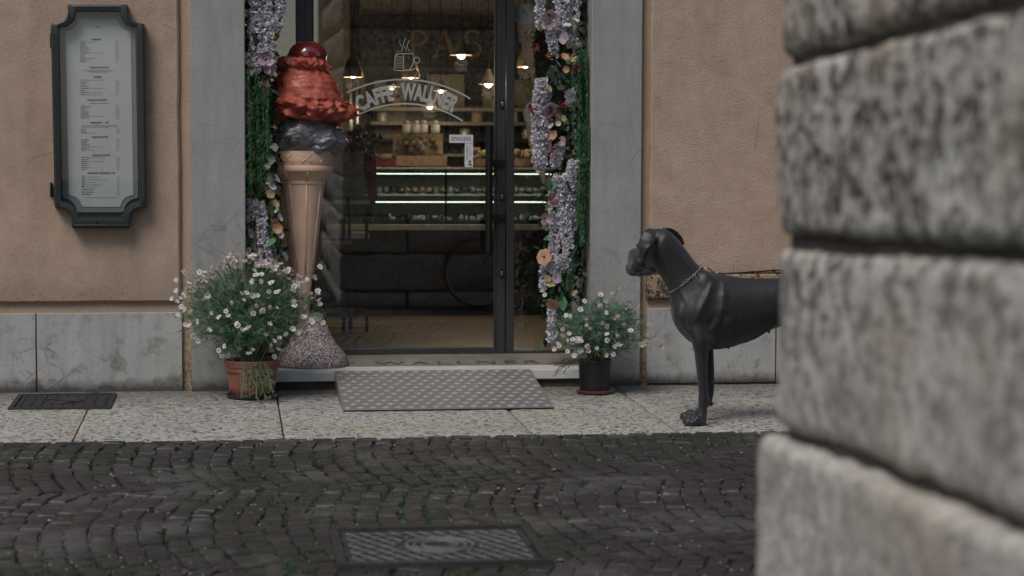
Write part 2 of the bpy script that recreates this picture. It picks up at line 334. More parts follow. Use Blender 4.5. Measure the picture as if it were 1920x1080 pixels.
M = dict(
 plaster=plaster_mat(), rough_patch=rough_patch_mat(), strip=strip_mat(), panel=panel_mat('grey_stone_panel', (.35,.345,.33), (.45,.445,.425), .75),
 pil=panel_mat('grey_render_jamb', (.285,.28,.265), (.35,.345,.33), .5, (.4,1.6), 1.5), slab=slab_mat(), cobble=cobble_mat(), joint=joint_mat(), ashlar=ashlar_mat(),
 mortar=simple('dark_mortar', (.065,.054,.043), .95), coat=coat_mat(), granite=granite_mat(), red=red_mat(),
 cherry=simple('cherry_enamel', (.15,.018,.014), .14, coat=.8, coat_rough=.04, var=.2, vscale=8),
 grey_cream=simple('grey_gloss_enamel', (.165,.165,.168), .36, var=.3, vscale=30, bump=.6, bscale=60, bdist=.012, coat=.4),
 wafer=simple('wafer_paint', (.70,.465,.335), .5, var=.12, vscale=6, bump=.2, bscale=70),
 marble=simple('white_marble', (.52,.52,.49), .5, var=.14, vscale=9), sill=panel_mat('worn_sill', (.16,.145,.12), (.25,.225,.185), .6),
 lettering=simple('sill_inlay', (.055,.05,.044), .6), black_metal=simple('black_metal', (.012,.012,.013), .35, metal=.2, bump=.1),
 grey_metal=simple('grey_door_metal', (.045,.046,.048), .42, metal=.3, var=.15), steel=simple('brushed_steel', (.5,.5,.5), .3, metal=1),
 tread=simple('ramp_grey', (.205,.20,.199), .5, metal=.35, var=.15, vscale=40, bump=.2, bscale=300, bdist=.001),
 lug=simple('ramp_lug_worn', (.40,.392,.388), .42, metal=.4, var=.2, vscale=60),
 iron=simple('cast_iron', (.033,.032,.031), .7, metal=.2, var=.35, vscale=30, bump=.4), iron_worn=simple('cast_iron_worn', (.12,.118,.114), .75, metal=.1, var=.3, vscale=25),
 frame=simple('menu_frame_paint', (.022,.025,.023), .45, var=.2, vscale=15), paper=simple('menu_paper', (.43,.435,.44), .7, var=.06, vscale=4),
 mount=simple('menu_mount', (.17,.18,.18), .6, var=.1), ink=simple('print_ink', (.11,.11,.115), .7), ink2=simple('pale_print_ink', (.20,.20,.21), .7),
 terracotta=simple('terracotta', (.235,.095,.066), .7, var=.22, vscale=12, bump=.2), plastic=simple('black_plastic', (.012,.012,.012), .4, var=.2),
 saucer_red=simple('saucer_clay', (.30,.12,.09), .6), saucer_green=simple('saucer_dark', (.035,.045,.04), .6), soil=simple('soil', (.02,.015,.011), .95, bump=.9, bscale=80, bdist=.02),
 fern=leafmat('fern_green', (.06,.165,.075), (.125,.27,.13)), leaf=leafmat('daisy_leaf', (.10,.195,.11), (.19,.30,.19)),
 leaf2=leafmat('greygreen_leaf', (.11,.20,.135), (.20,.30,.215)), stem=leafmat('pale_stem', (.14,.20,.10), (.22,.27,.15)), woody=simple('woody_stem', (.10,.07,.045), .8),
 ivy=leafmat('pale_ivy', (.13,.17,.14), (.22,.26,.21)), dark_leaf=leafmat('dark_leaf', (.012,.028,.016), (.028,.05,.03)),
 lilac=leafmat('lilac_petal', (.58,.55,.60), (.79,.77,.79), scale=60), white_petal=leafmat('pinkish_petal', (.66,.61,.60), (.80,.77,.755), scale=40), daisy_eye=simple('daisy_eye', (.34,.25,.11), .8),
 old_petal=leafmat('faded_petal', (.40,.30,.28), (.56,.46,.43), scale=40),
 peach=leafmat('peach_petal', (.50,.26,.14), (.60,.37,.23), scale=20), yellow=leafmat('yellow_petal', (.45,.38,.17), (.56,.50,.28)), red_petal=leafmat('red_petal', (.20,.018,.02), (.36,.08,.05), scale=30),
 pink=leafmat('pink_petal', (.42,.27,.32), (.52,.39,.42)), burgundy=leafmat('burgundy_petal', (.14,.04,.06), (.24,.08,.11)), mauve=leafmat('mauve_petal', (.36,.29,.36), (.48,.41,.46)), cream=leafmat('cream_petal', (.55,.50,.40), (.66,.62,.52)),
 glass=glass_mat('door_glass', (.93,.94,.93), .115), case_glass=glass_mat('case_glass', (.94,.96,.95), .06), thin_glass=glass_mat('counter_glass', (.93,.96,.94), .03),
 frosted=film_mat('frosted_film', (.50,.50,.47), .82), sign_ink=simple('sign_ink', (.02,.02,.022), .6), cabinet=simple('cabinet_front', (.27,.25,.20), .6), sign_white=simple('sign_white', (.62,.62,.62), .5, var=.04),
 chain=simple('chain_steel', (.40,.385,.36), .28, metal=1), cord=simple('black_cord', (.012,.012,.012), .6), eye=simple('dark_eye', (.008,.006,.005), .1),
 muzzle=simple('greyed_muzzle', (.07,.068,.068), .6, var=.4, vscale=60, bump=.3, bscale=200), nose=simple('wet_nose', (.012,.012,.012), .3),
 wood=wood_floor_mat(), cream_wall=simple('cream_wall', (.34,.29,.22), .8), brown_wall=simple('brown_ceiling', (.16,.105,.07), .8), dark_front=simple('dark_counter', (.018,.017,.016), .45),
 board=simple('dark_sign_board', (.022,.021,.020), .35, var=.1), gold=simple('bronze_letter', (.24,.17,.11), .45, metal=.2), bulb=emis('warm_bulb', (1,.78,.52), 26), strip_light=emis('case_strip_light', (.93,1,.86), 2.2),
 shade=simple('lamp_shade', (.30,.25,.19), .35, metal=.3), kraft=simple('kraft_box', (.42,.30,.20), .6), red_wrap=simple('red_wrapping', (.24,.03,.03), .4), bag=simple('printed_bag', (.42,.40,.36), .7, var=.5, vscale=14),
 steel_pale=simple('counter_steel', (.55,.54,.46), .4, metal=.4), pale_tray=simple('tray_pale', (.50,.50,.42), .5), green_tray=leafmat('green_garnish', (.03,.085,.055), (.06,.14,.10)), cakes=simple('cakes', (.46,.36,.24), .6, var=.6, vscale=35), choc=simple('chocolate', (.10,.05,.03), .5),
 cone_tan=simple('sign_cone_tan', (.40,.29,.19), .6), scoop_white=simple('sign_scoop_white', (.46,.47,.45), .6), moss=leafmat('moss', (.04,.085,.035), (.075,.14,.06)),
 pebble=simple('pale_gravel', (.24,.235,.22), .8, var=.4, vscale=50), jarglass=glass_mat('jar_glass', (.85,.88,.82), .12), facade=simple('facing_plaster', (.30,.25,.19), .9, var=.15, vscale=3), dark_shutter=simple('dark_shutter', (.05,.045,.035), .6),
)

# ============================================================ SETTING
# ---- ground sheet out to the horizon (flat, falls with the street in front of the shop)
mb = MB()
mb.add([(-150,-150,gz(-12)-.09),(150,-150,gz(-12)-.09),(150,-12,gz(-12)-.09),(-150,-12,gz(-12)-.09),(150,0,-.09),(-150,0,-.09),(150,150,-.09),(-150,150,-.09)],
       [(0,1,2,3),(3,2,4,5),(5,4,6,7)])
obj('ground', mb, M['joint'], kind='structure')
# ---- street: bed of joint sand, cobbles laid in segmental arcs
EDGE = -1.775
mb = MB(); NX = 60; NY = 60
xs = [-9+i*.3 for i in range(NX+1)]; ys = [EDGE+.03-j*.18 for j in range(NY+1)]
mb.add([(x, y, gz(y)-.011+.007*noise.noise(Vector((x*1.3,y*1.3,3)))) for y in ys for x in xs],
       [(j*(NX+1)+i, (j+1)*(NX+1)+i, (j+1)*(NX+1)+i+1, j*(NX+1)+i+1) for j in range(NY) for i in range(NX)])
street = obj('street', mb, M['joint'], kind='structure', smooth=True)

def cobble_vf(hx, hy, rng):
    v = []; j = .006
    base = [(-hx,-hy),(hx,-hy),(hx,hy),(-hx,hy)]
    base = [(a+rng.uniform(-j,j), b+rng.uniform(-j,j)) for a, b in base]
    for sc, z in ((1,-.04),(1,-.012),(.955,-.004),(.80,0.0)):
        for a, b in base: v.append((a*sc, b*sc, z+(rng.uniform(-.002,.003) if sc < 1 else 0)))
    v.append((0,0,.002))
    f = []
    for L in range(3):
        for k in range(4): f.append((L*4+k, L*4+(k+1) % 4, (L+1)*4+(k+1) % 4, (L+1)*4+k))
    for k in range(4): f.append((12+k, 12+(k+1) % 4, 16))
    return v, f
cr = random.Random(3)
BANDW, PITCH = 1.52, .087; cobs = []
for bi in range(5):
    yc = -2.33-bi*BANDW
    for k in range(-70, 92):
        n_ = 17
        for q in range(n_):
            u = (q+.5+(.5 if k % 2 else 0))/n_-.5; y = yc+u*BANDW
            bl = .13+.10*noise.noise(Vector((k*.035,bi*1.7,4))); x = k*PITCH - bl*(1-4*u*u) + .03*noise.noise(Vector((k*.1,y*1.3,2)))
            a = -math.atan(8*bl*u/BANDW)
            x += cr.uniform(-.008,.008); y += cr.uniform(-.010,.010)
            if y > EDGE-.10 or y < -7.3 or x < -4.6 or x > 7.2: continue
            cobs.append((x, y, a+cr.uniform(-.10,.10), PITCH*math.cos(a)*.5-.0035+cr.uniform(-.004,.002), BANDW/n_/math.cos(a)*.5-.0045))
# the arcs meet the kerb: fill the ragged edge with a straight row
for i in range(110):
    cobs.append((-4.5+i*.107+cr.uniform(-.006,.006), EDGE-.046, cr.uniform(-.05,.05), .047, .034))
def pix(v):
    d = Vector(v)-CAM; q = d.dot(fw); return CX+FPX*d.dot(rt)/q, CY-FPX*d.dot(up)/q, q
scored = []
for c in cobs:
    px, py, q = pix((c[0], c[1], gz(c[1])))
    vis = -30 < px < (1425 if py > 815 else 1460) and py < 1105
    scored.append((q if vis else 99+q, c))
scored.sort(key=lambda t: t[0])
protos = []
for i in range(6):
    b = MB(); v, f = cobble_vf(.047, .042, cr); b.add(v, f); protos.append(b.mesh('cobblestone', M['cobble'], angle=40))
def cz(x, y): return gz(y) + .009*noise.noise(Vector((x*1.1, y*1.1, 1))) + cr.uniform(-.0025,.0025)
for i, (q, c) in enumerate(scored[:296]):
    inst('cobblestone', protos[i % 6], street, (c[0], c[1], cz(c[0], c[1])), (cr.uniform(-.02,.02)+SL, cr.uniform(-.02,.02), c[2]), (c[3]/.047, c[4]/.042, 1))
mb = MB()
for q, c in scored[296:]:
    v, f = cobble_vf(c[3], c[4], cr)
    mb.merge((v, f), Matrix.Translation((c[0], c[1], cz(c[0], c[1]))) @ Matrix.Rotation(c[2], 4, 'Z') @ Matrix.Rotation(cr.uniform(-.02,.02)+SL, 4, 'X') @ Matrix.Rotation(cr.uniform(-.02,.02), 4, 'Y'))
obj('cobblestones', mb, M['cobble'], street, angle=40, kind='stuff')

# moss tufts and pale grit lying in the joints
mb = MB(); g = MB(); gr = random.Random(11)
def mossy(x, y): 
    return noise.noise(Vector((x*1.0+3, y*.8, 5))) + .55*math.exp(-((x-.4)/.9)**2-((y+3.0)/.9)**2) + .35*math.exp(-((x+.3)/.6)**2-((y+3.9)/.7)**2) + (.55 if y > -1.95 and 1.7 < x < 2.7 else 0)
def rim(c, rng, out=1.0):
    a = c[2]; s, t_ = rng.choice([(1,0),(-1,0),(0,1),(0,-1)]); e = rng.uniform(-.9,.9)
    lx = (s*(c[3]+.006) + (e*c[3] if t_ else 0)); ly = (t_*(c[4]+.006) + (e*c[4] if s else 0))
    return c[0]+lx*math.cos(a)-ly*math.sin(a), c[1]+lx*math.sin(a)+ly*math.cos(a)
inview = [c for q, c in scored if q < 99]
for c in inview:
    mv = mossy(c[0], c[1])
    if mv > .14 and gr.random() < min(.95, (mv-.06)*2.2):
        sd4 = gr.sample([(1,0),(-1,0),(0,1),(0,-1)], gr.randint(1, 2))
        for s1, t1 in sd4:                                 # moss follows the joint along one or two sides of the sett
            for j in range(gr.randint(18, 44)):
                e1 = gr.uniform(-1,1); lx = s1*(c[3]+.004)+(e1*c[3] if t1 else 0)+gr.gauss(0,.004); ly = t1*(c[4]+.004)+(e1*c[4] if s1 else 0)+gr.gauss(0,.004)
                bx = c[0]+lx*math.cos(c[2])-ly*math.sin(c[2]); by = c[1]+lx*math.sin(c[2])+ly*math.cos(c[2])
                a = gr.uniform(0, 6.28); h = gr.uniform(.007,.018); z = gz(by)-.009; ww = gr.uniform(.002,.005); t2 = (gr.gauss(0,.005), gr.gauss(0,.005))
                mb.add([(bx-ww*math.cos(a), by-ww*math.sin(a), z),(bx+ww*math.cos(a), by+ww*math.sin(a), z),(bx+t2[0], by+t2[1], z+h)], [(0,1,2)])
    if gr.random() < .26:
        for k in range(gr.choice([1,1,2,4])):
            x, y = rim(c, gr) if gr.random() < .85 else (c[0]+gr.uniform(-.04,.04), c[1]+gr.uniform(-.04,.04)); r = gr.uniform(.002,.0052)*(1.4 if gr.random() < .1 else 1)
            g.sphere((x, y, gz(y)-.004+r*.4), (r*gr.uniform(.8,1.8), r, r*.7), 5, 4)
obj('moss', mb, M['moss'], kind='stuff'); obj('gravel', g, M['pebble'], kind='stuff')

# ---- pavement of long pitted stone slabs
mb = MB(); mb.box(-9, 10, EDGE+.02, .3, -.25, -.06); 
for i in range(4,8): pass
mb.v = [(x, y, z+gz(min(y,0))) for x, y, z in mb.v]
pave = obj('pavement', mb, M['joint'], kind='structure')
seams = [-6, -4.3, -2.35, -.725, .247, 1.42, 2.13, 3.25, 4.6, 6.2, 8]
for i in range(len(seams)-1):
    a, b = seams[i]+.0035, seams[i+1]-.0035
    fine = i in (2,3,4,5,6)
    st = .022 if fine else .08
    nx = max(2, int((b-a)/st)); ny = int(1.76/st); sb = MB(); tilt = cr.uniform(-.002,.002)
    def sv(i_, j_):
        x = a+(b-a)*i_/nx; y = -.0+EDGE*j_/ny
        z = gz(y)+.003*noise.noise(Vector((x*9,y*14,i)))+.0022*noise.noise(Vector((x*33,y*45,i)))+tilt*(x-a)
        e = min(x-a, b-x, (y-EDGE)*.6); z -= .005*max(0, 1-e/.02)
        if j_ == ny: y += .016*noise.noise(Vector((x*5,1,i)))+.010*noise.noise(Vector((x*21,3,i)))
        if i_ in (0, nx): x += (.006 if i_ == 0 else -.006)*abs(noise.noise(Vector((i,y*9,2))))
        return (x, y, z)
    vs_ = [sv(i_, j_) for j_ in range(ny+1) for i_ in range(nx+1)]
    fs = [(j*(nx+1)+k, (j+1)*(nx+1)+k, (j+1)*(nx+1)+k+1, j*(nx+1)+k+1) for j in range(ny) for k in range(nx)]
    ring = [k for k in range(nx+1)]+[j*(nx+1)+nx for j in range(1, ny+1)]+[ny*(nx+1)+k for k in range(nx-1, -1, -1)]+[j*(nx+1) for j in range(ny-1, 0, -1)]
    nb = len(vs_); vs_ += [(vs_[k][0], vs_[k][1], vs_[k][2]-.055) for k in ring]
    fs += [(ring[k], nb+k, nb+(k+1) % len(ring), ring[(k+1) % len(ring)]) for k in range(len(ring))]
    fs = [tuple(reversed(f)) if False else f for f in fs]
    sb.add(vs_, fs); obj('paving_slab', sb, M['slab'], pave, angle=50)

# ============================================================ SHOP BUILDING
DY = .55                                             # plane of the shop door
shop = empty('shop_building', (1, 0, 0), 'ochre plastered shop front with grey stone door surround and glass door', 'building')
xL0, xL1 = P(357,300,-.04).x, P(460,300,-.04).x      # left jamb
xR0, xR1 = P(1108,300,-.04).x, P(1203,300,-.04).x    # right jamb
TOPZ = 3.3
mb = MB(); mb.box(-7, xL0+.02, .002, .62, -.2, 9.2); mb.box(xR1-.02, 9.5, .002, .62, -.2, 9.2); mb.box(xL0+.021, xR1-.021, .002, .62, TOPZ, 9.2)
obj('wall', mb, M['strip'], shop)
mb = MB(); mb.box(-7, -6.7, .62, 7, -.2, 9.2); mb.box(9.2, 9.5, .62, 7, -.2, 9.2); mb.box(-7, 9.5, 7, 7.3, -.2, 9.2)
obj('outer_wall', mb, M['cream_wall'], shop)
mb = MB(); mb.box(-7.3, 9.8, -.75, 7.5, 9.2, 9.45); obj('roof', mb, M['brown_wall'], shop)
def wobbly_panel(name, x0, x1, z0, z1, y0, y1, mat, amp=.004, bev=.008, st=.06, parent=shop):
    """slab fixed on the wall, its outline not quite straight"""
    b = MB(); n1 = max(2, int((x1-x0)/st)); n2 = max(2, int((z1-z0)/st)); k = rnd.random()*50
    lo = [(x0+(x1-x0)*i/n1, z0) for i in range(n1)]; ri = [(x1, z0+(z1-z0)*i/n2) for i in range(n2)]
    hi = [(x1-(x1-x0)*i/n1, z1) for i in range(n1)]; le = [(x0, z1-(z1-z0)*i/n2) for i in range(n2)]
    ol = [(x+amp*noise.noise(Vector((x*3,z*7,k))), z+amp*noise.noise(Vector((x*7,z*3,k+9)))) for x, z in lo+ri+hi+le]
    N = len(ol); cxm = (x0+x1)/2; czm = (z0+z1)/2
    def ins(d): return [(x+(d if x < cxm else -d) if abs(x-cxm) > d else x, z+(d if z < czm else -d)) for x, z in ol]
    f0 = [(x, y1, z) for x, z in ol]; f1 = [(x, y0+bev, z) for x, z in ol]; f2 = [(x, y0, z) for x, z in ins(bev)]
    fs = [(i, (i+1) % N, N+(i+1) % N, N+i) for i in range(N)] + [(N+i, N+(i+1) % N, 2*N+(i+1) % N, 2*N+i) for i in range(N)] + [tuple(range(2*N, 3*N))]
    b.add(f0+f1+f2, fs); return obj(name, b, mat, parent, angle=40)
PZ = P(0,569,-.025).z
wobbly_panel('plaster_panel', -6.9, P(337,300,-.025).x, PZ, 9.1, -.028, .0, M['plaster'], .006, .012)
RX = P(1219,300,-.025).x
wobbly_panel('plaster_panel', RX, 9.4, P(1240,514,-.025).z, 9.1, -.026, .0, M['plaster'], .006, .01)
wobbly_panel('rough_render_band', P(1215,300,-.025).x, 9.4, P(1240,561,-.025).z, P(1240,514,-.025).z-.002, -.036, .0, M['rough_patch'], .008, .008)
pz = P(200,587,-.02).z
wobbly_panel('plinth_panel', -1.05-1.2, P(67,650,-.02).x, -.02, pz, -.02, .0, M['panel'], .002, .003)
wobbly_panel('plinth_panel', -4.2, -2.256, -.02, pz+.001, -.021, .0, M['panel'], .002, .003)
wobbly_panel('plinth_panel', -6.8, -4.206, -.02, pz, -.02, .0, M['panel'], .002, .003)
wobbly_panel('plinth_panel', P(69.5,650,-.02).x, P(342,650,-.02).x, -.02, pz+.001, -.022, .0, M['panel'], .002, .003)
pz2 = P(1330,577,-.02).z
wobbly_panel('plinth_panel', P(1213,650,-.02).x, P(1454,650,-.02).x, .01, pz2, -.022, .0, M['panel'], .002, .003)
wobbly_panel('plinth_panel', 4.406, 7.2, .01, pz2, -.022, .0, M['panel'], .002, .003)
wobbly_panel('plinth_panel', P(1456.5,650,-.02).x, 4.4, .01, pz2+.001, -.02, .0, M['panel'], .002, .003)
mb = MB(); mb.box(xL0, xL1, -.045, .62, -.05, TOPZ); obj('door_jamb', mb, M['pil'], shop, bevel=.006)
mb = MB(); mb.box(xR0, xR1, -.045, .62, -.05, TOPZ); obj('door_jamb', mb, M['pil'], shop, bevel=.006)
mb = MB(); mb.box(xL1-.001, xR0+.001, -.043, .62, TOPZ-.32, TOPZ-.001); obj('door_lintel', mb, M['pil'], shop, bevel=.006)
# doorstep and sill
sx0, sx1 = xL1+.002, xR0-.002
mb = MB(); mb.box(sx0, sx1, -.06, .20, .045, .101); st_ = obj('doorstep', mb, M['marble'], shop, bevel=.006)
mb = MB(); mb.box(sx0, sx1, -.035, .55, -.05, .044); obj('step_riser', mb, M['mortar'], shop)
mb = MB(); mb.add([(sx0,.2005,.06),(sx1,.2005,.06),(sx1,.62,.06),(sx0,.62,.06),(sx0,.2005,.1035),(sx1,.2005,.1035),(sx1,.62,.146),(sx0,.62,.146)],
                  [(0,3,2,1),(4,5,6,7),(0,1,5,4),(1,2,6,5),(2,3,7,6),(3,0,4,7)])
sill = obj('door_sill', mb, M['sill'], shop)
vf = text_vf("CAFFE' WALLNER", size=.15, spacing=1.35)
x0 = min(v[0] for v in vf[0]); x1 = max(v[0] for v in vf[0])
def sillz(y): return .1035+(y-.2005)*(.0425/.4195)
tx1 = P(1012,684,.27).x; txs = P(690,684,.27).x
scx = (tx1-txs)/(.58*(x1-x0))
adv = 0                                                 # each inlaid letter is a piece of its own
isl = {}
def find(i):
    while isl[i] != i: i = isl[i]
    return i
for i in range(len(vf[0])): isl[i] = i
for f in vf[1]:
    for k in f[1:]: isl[find(k)] = find(f[0])
groups = {}
for f in vf[1]: groups.setdefault(find(f[0]), []).append(f)
for fs in groups.values():
    used = sorted({k for f in fs for k in f}); mp = {k: i for i, k in enumerate(used)}
    pts = []
    for k in used: v = vf[0][k]; yy = .265+v[1]*.75; pts.append((tx1-(x1-v[0])*scx, yy, sillz(yy)+.003))
    b = MB(); b.add(pts, [tuple(mp[k] for k in f) for f in fs]); obj('letter', b, M['lettering'], sill)

# ---- glass doors
def dx(px): return P(px, 400, DY).x
def dz_(py): return P(900, py, DY).z
ZB, ZT = dz_(664), 2.96
door = empty('glass_door', (dx(585), DY, ZB)); door.parent = shop; door.location = Vector((dx(585), DY, ZB))-Vector(shop.location)
fr = MB()
for a, b_, c, d in ((dx(572), dx(586), ZB, ZT), (dx(930), dx(946.5), ZB, ZT)): fr.box(a, b_, DY-.025, DY+.025, c, d)
fr.box(dx(586)+.0005, dx(930)-.0005, DY-.024, DY+.024, ZB, dz_(651)); fr.box(dx(586)+.0005, dx(930)-.0005, DY-.024, DY+.024, ZT-.06, ZT)
# glazing beads
fr.box(dx(926), dx(930)-.0005, DY-.016, DY+.016, dz_(651), ZT-.06); fr.box(dx(586)+.0005, dx(589), DY-.016, DY+.016, dz_(651), ZT-.06)
obj('door_frame', fr, M['grey_metal'], door, bevel=.003)
mb = MB(); mb.box(dx(588), dx(927), DY-.004, DY+.004, dz_(652), ZT-.05); obj('pane', mb, M['glass'], door)
hx = dx(915)-.012; hy = DY-.14
mb = MB(); mb.tube([(hx, hy, P(915,473,hy).z), (hx, hy, P(915,235,hy).z)], .0215, 16)
for py in (305, 407):
    z = dz_(py); mb.box(hx-.004, dx(944), DY-.043, DY-.0262, z-.016, z+.016); mb.tube([(hx, hy, z), (hx, DY-.03, z)], .012, 10)
    mb.sphere((dx(941), DY-.045, z), (.006,.003,.006), 8, 5)
obj('pull_handle', mb, M['black_metal'], door, angle=40)
for py in (195, 368, 512):
    mb = MB(); z = dz_(py); mb.box(dx(936), dx(943), DY-.031, DY-.0255, z-.027, z+.027); mb.tube([(dx(939.5), DY-.046, z+.004), (dx(939.5), DY-.03, z+.004)], .0085, 12, 1); mb.box(dx(939.5)-.005, dx(939.5)+.005, DY-.04, DY-.03, z-.016, z+.002, 1)
    obj('lock_cylinder', mb, [M['black_metal'], M['steel']], door, bevel=.002)
# frosted lettering bent on an arc
LY = DY-.0055
ccx = P(762, 190, DY).x; pm = 1/(dx(1000)-dx(999))       # photo pixels per metre in the door plane
def arc_pt(px, py): v = P(px, py, LY); return Vector((v.x, LY, v.z))
# circle through three points of the lower arc
def circ(a, b, c):
    ax, ay, bx, by, cx, cy = a.x, a.z, b.x, b.z, c.x, c.z
    d = 2*(ax*(by-cy)+bx*(cy-ay)+cx*(ay-by))
    ux = ((ax*ax+ay*ay)*(by-cy)+(bx*bx+by*by)*(cy-ay)+(cx*cx+cy*cy)*(ay-by))/d
    uy = ((ax*ax+ay*ay)*(cx-bx)+(bx*bx+by*by)*(ax-cx)+(cx*cx+cy*cy)*(bx-ax))/d
    return ux, uy, math.hypot(ax-ux, ay-uy)
lt = MB()
for pts in (((652,173),(762,149),(880,184)), ((664,219),(762,194.5),(866,226))):
    u, v_, r = circ(*[arc_pt(*q) for q in pts]); a0 = arc_pt(*pts[0]); a2 = arc_pt(*pts[2])
    t0 = math.atan2(a0.z-v_, a0.x-u); t1 = math.atan2(a2.z-v_, a2.x-u); N = 40
    for i in range(N):
        p, q = t0+(t1-t0)*i/N, t0+(t1-t0)*(i+1)/N; w_ = .0045
        lt.add([(u+(r-w_)*math.cos(p), LY, v_+(r-w_)*math.sin(p)), (u+(r-w_)*math.cos(q), LY, v_+(r-w_)*math.sin(q)), (u+(r+w_)*math.cos(q), LY, v_+(r+w_)*math.sin(q)), (u+(r+w_)*math.cos(p), LY, v_+(r+w_)*math.sin(p))], [(0,1,2,3)])
    for e, tt in ((t0, 1), (t1, -1)):                     # small spear tips at the ends
        for k in range(3):
            rr = .007-.002*k; cx_ = u+r*math.cos(e+tt*-.012*k*.9); cz_ = v_+r*math.sin(e+tt*-.012*k*.9)
            lt.add([(cx_+rr*math.cos(2*math.pi*i/6), LY-.0005*(k+1), cz_+rr*math.sin(2*math.pi*i/6)) for i in range(6)], [tuple(range(6))])
u, v_, r = circ(arc_pt(668,198), arc_pt(762,172), arc_pt(858,200))
for kw in (dict(outline=.005), dict(offset=-.006)):
    for word, pa, pb in (("CAFFE'", 664, 742), ("WALLNER", 752, 861)):
        vf = text_vf(word, size=.115, spacing=1.0, **kw)
        x0 = min(q[0] for q in vf[0]); x1 = max(q[0] for q in vf[0])
        y0 = min(q[1] for q in vf[0]); y1 = max(q[1] for q in vf[0])
        A = arc_pt(pa, 190).x; B = arc_pt(pb, 190).x; hh = 31/pm
        vs_ = []
        for q in vf[0]:
            xx = A+(q[0]-x0)/(x1-x0)*(B-A); th = math.pi/2-(xx-u)/r; rad = r+((q[1]-y0)/(y1-y0)-.5)*hh
            vs_.append((u+rad*math.cos(th), LY-((.004+q[2]*.3) if 'outline' in kw else .0002), v_+rad*math.sin(th)))
        lt.add(vs_, vf[1], 0 if 'outline' in kw else 1)
obj('glass_lettering', lt, [M['frosted'], film_mat('thin_frosted_film', (.5,.5,.48), .22)], door)
cup = MB()
def line(px_pts, wpx=1.7, mb_=cup): mb_.tube([arc_pt(*q) for q in px_pts], wpx/pm*.55, 5)
line([(741,104),(744,101),(775,101),(776,109),(774,122),(768,131),(757,132)]); line([(744,101),(744,106)]); line([(741,104),(740,127)]); line([(757,103),(757,131)])
for yy in (106,110,114,118,122,126): line([(742,yy),(756,yy+.6)], 1.0)
line([(738,129),(742,132),(757,133)]); line([(757,132),(772,132),(778,128)])
line([(776+5.5+5.5*math.cos(a*.5236), 113+5.5*math.sin(a*.5236)) for a in range(13)])
for k, xo in enumerate((752, 759, 766)):
    line([(xo+3*math.sin(t*.9+k), 97-t*3.6) for t in range(0, 8 if k == 1 else 7)], 1.2)
line([(744,97),(750,96)],1.0)
obj('cup_emblem', cup, M['frosted'], door)
# push sign: white stickers with black print
sg = MB(); SY = DY-.0062
def srect(x0, y0, x1, y1, mi, y=SY, mb_=sg): 
    a = P(x0,y0,y); b = P(x1,y1,y); mb_.box(a.x, b.x, y, y+.0015, b.z, a.z, mi)
srect(842.5,252.5,887,268,0); srect(871.5,268.6,887,313.5,0)
def stext(body, cx_, cy_, wpx, hpx, mb_=sg, mi=1, y=SY-.0008, rot=0):
    vf = text_vf(body, size=1); xs_ = [q[0] for q in vf[0]]; ys_ = [q[1] for q in vf[0]]
    c = P(cx_, cy_, y); kx = wpx/pm/(max(xs_)-min(xs_)); ky = hpx/pm/(max(ys_)-min(ys_)); mx = (max(xs_)+min(xs_))/2; my = (max(ys_)+min(ys_))/2
    mb_.add([(c.x+(q[0]-mx)*kx, y, c.z+(q[1]-my)*ky) for q in vf[0]], vf[1], mi)
stext('SPINGERE', 864.7, 260.3, 37, 7)
for i, ch in enumerate('SPINGERE'): stext(ch, 876, 274+i*3.6, 2.2, 2.7)
for i, ch in enumerate('PUSH'): stext(ch, 881.5, 277+i*4.6, 2.4, 3.0)
for a, b_ in (((878,303),(883,301)),((883,301),(880,306)),((880,306),(884,309)),((877,308),(884,310))):
    p, q = P(*a, SY-.001), P(*b_, SY-.001); sg.tube([p, q], .0022, 4, 1)
obj('push_sign', sg, [M['sign_white'], M['sign_ink']], door)
# fixed side lights
def side_window(pa, pb, left):
    e = empty('side_window', (0,0,0)); e.parent = shop; e.location = Vector((dx(pa), DY, ZB))-Vector(shop.location)
    f = MB(); sw = 15
    f.box(dx(pa), dx(pa+sw), DY-.025, DY+.025, ZB, ZT); f.box(dx(pb-sw), dx(pb), DY-.025, DY+.025, ZB, ZT)
    f.box(dx(pa+sw)+.0005, dx(pb-sw)-.0005, DY-.024, DY+.024, ZB, dz_(657)); f.box(dx(pa+sw)+.0005, dx(pb-sw)-.0005, DY-.024, DY+.024, ZT-.06, ZT)
    obj('window_frame', f, M['grey_metal'], e, bevel=.003)
    b = MB(); b.box(dx(pa+sw)-.005, dx(pb-sw)+.005, DY-.004, DY+.004, dz_(658), ZT-.05); obj('pane', b, M['glass'], e)
side_window(440, 570.5, True); side_window(948, 1150, False)
mb = MB(); mb.box(dx(440), dx(1150), DY-.03, DY+.03, ZT+.001, ZT+.05); obj('door_head', mb, M['grey_metal'], shop)

# ---- room behind the door
FZ = .147
def struct(name, b, mm): return obj(name, b, mm, kind='structure')
mb = MB(); mb.box(-2.2, 6.2, .622, 6.3, FZ-.05, FZ); struct('interior_floor', mb, M['wood'])
mb = MB(); mb.box(-2.2, 6.2, 6.301, 6.4, FZ-.05, 3.3); mb.box(-2.3, -2.201, .622, 6.4, FZ-.05, 3.3); mb.box(6.201, 6.3, .622, 6.4, FZ-.05, 3.3); struct('interior_wall', mb, M['cream_wall'])
mb = MB(); mb.box(-2.2, 6.2, .622, 6.3, 3.05, 3.2); mb.box(-2.2, 6.2, 3.9, 4.2, 2.62, 3.049); struct('interior_ceiling', mb, M['brown_wall'])

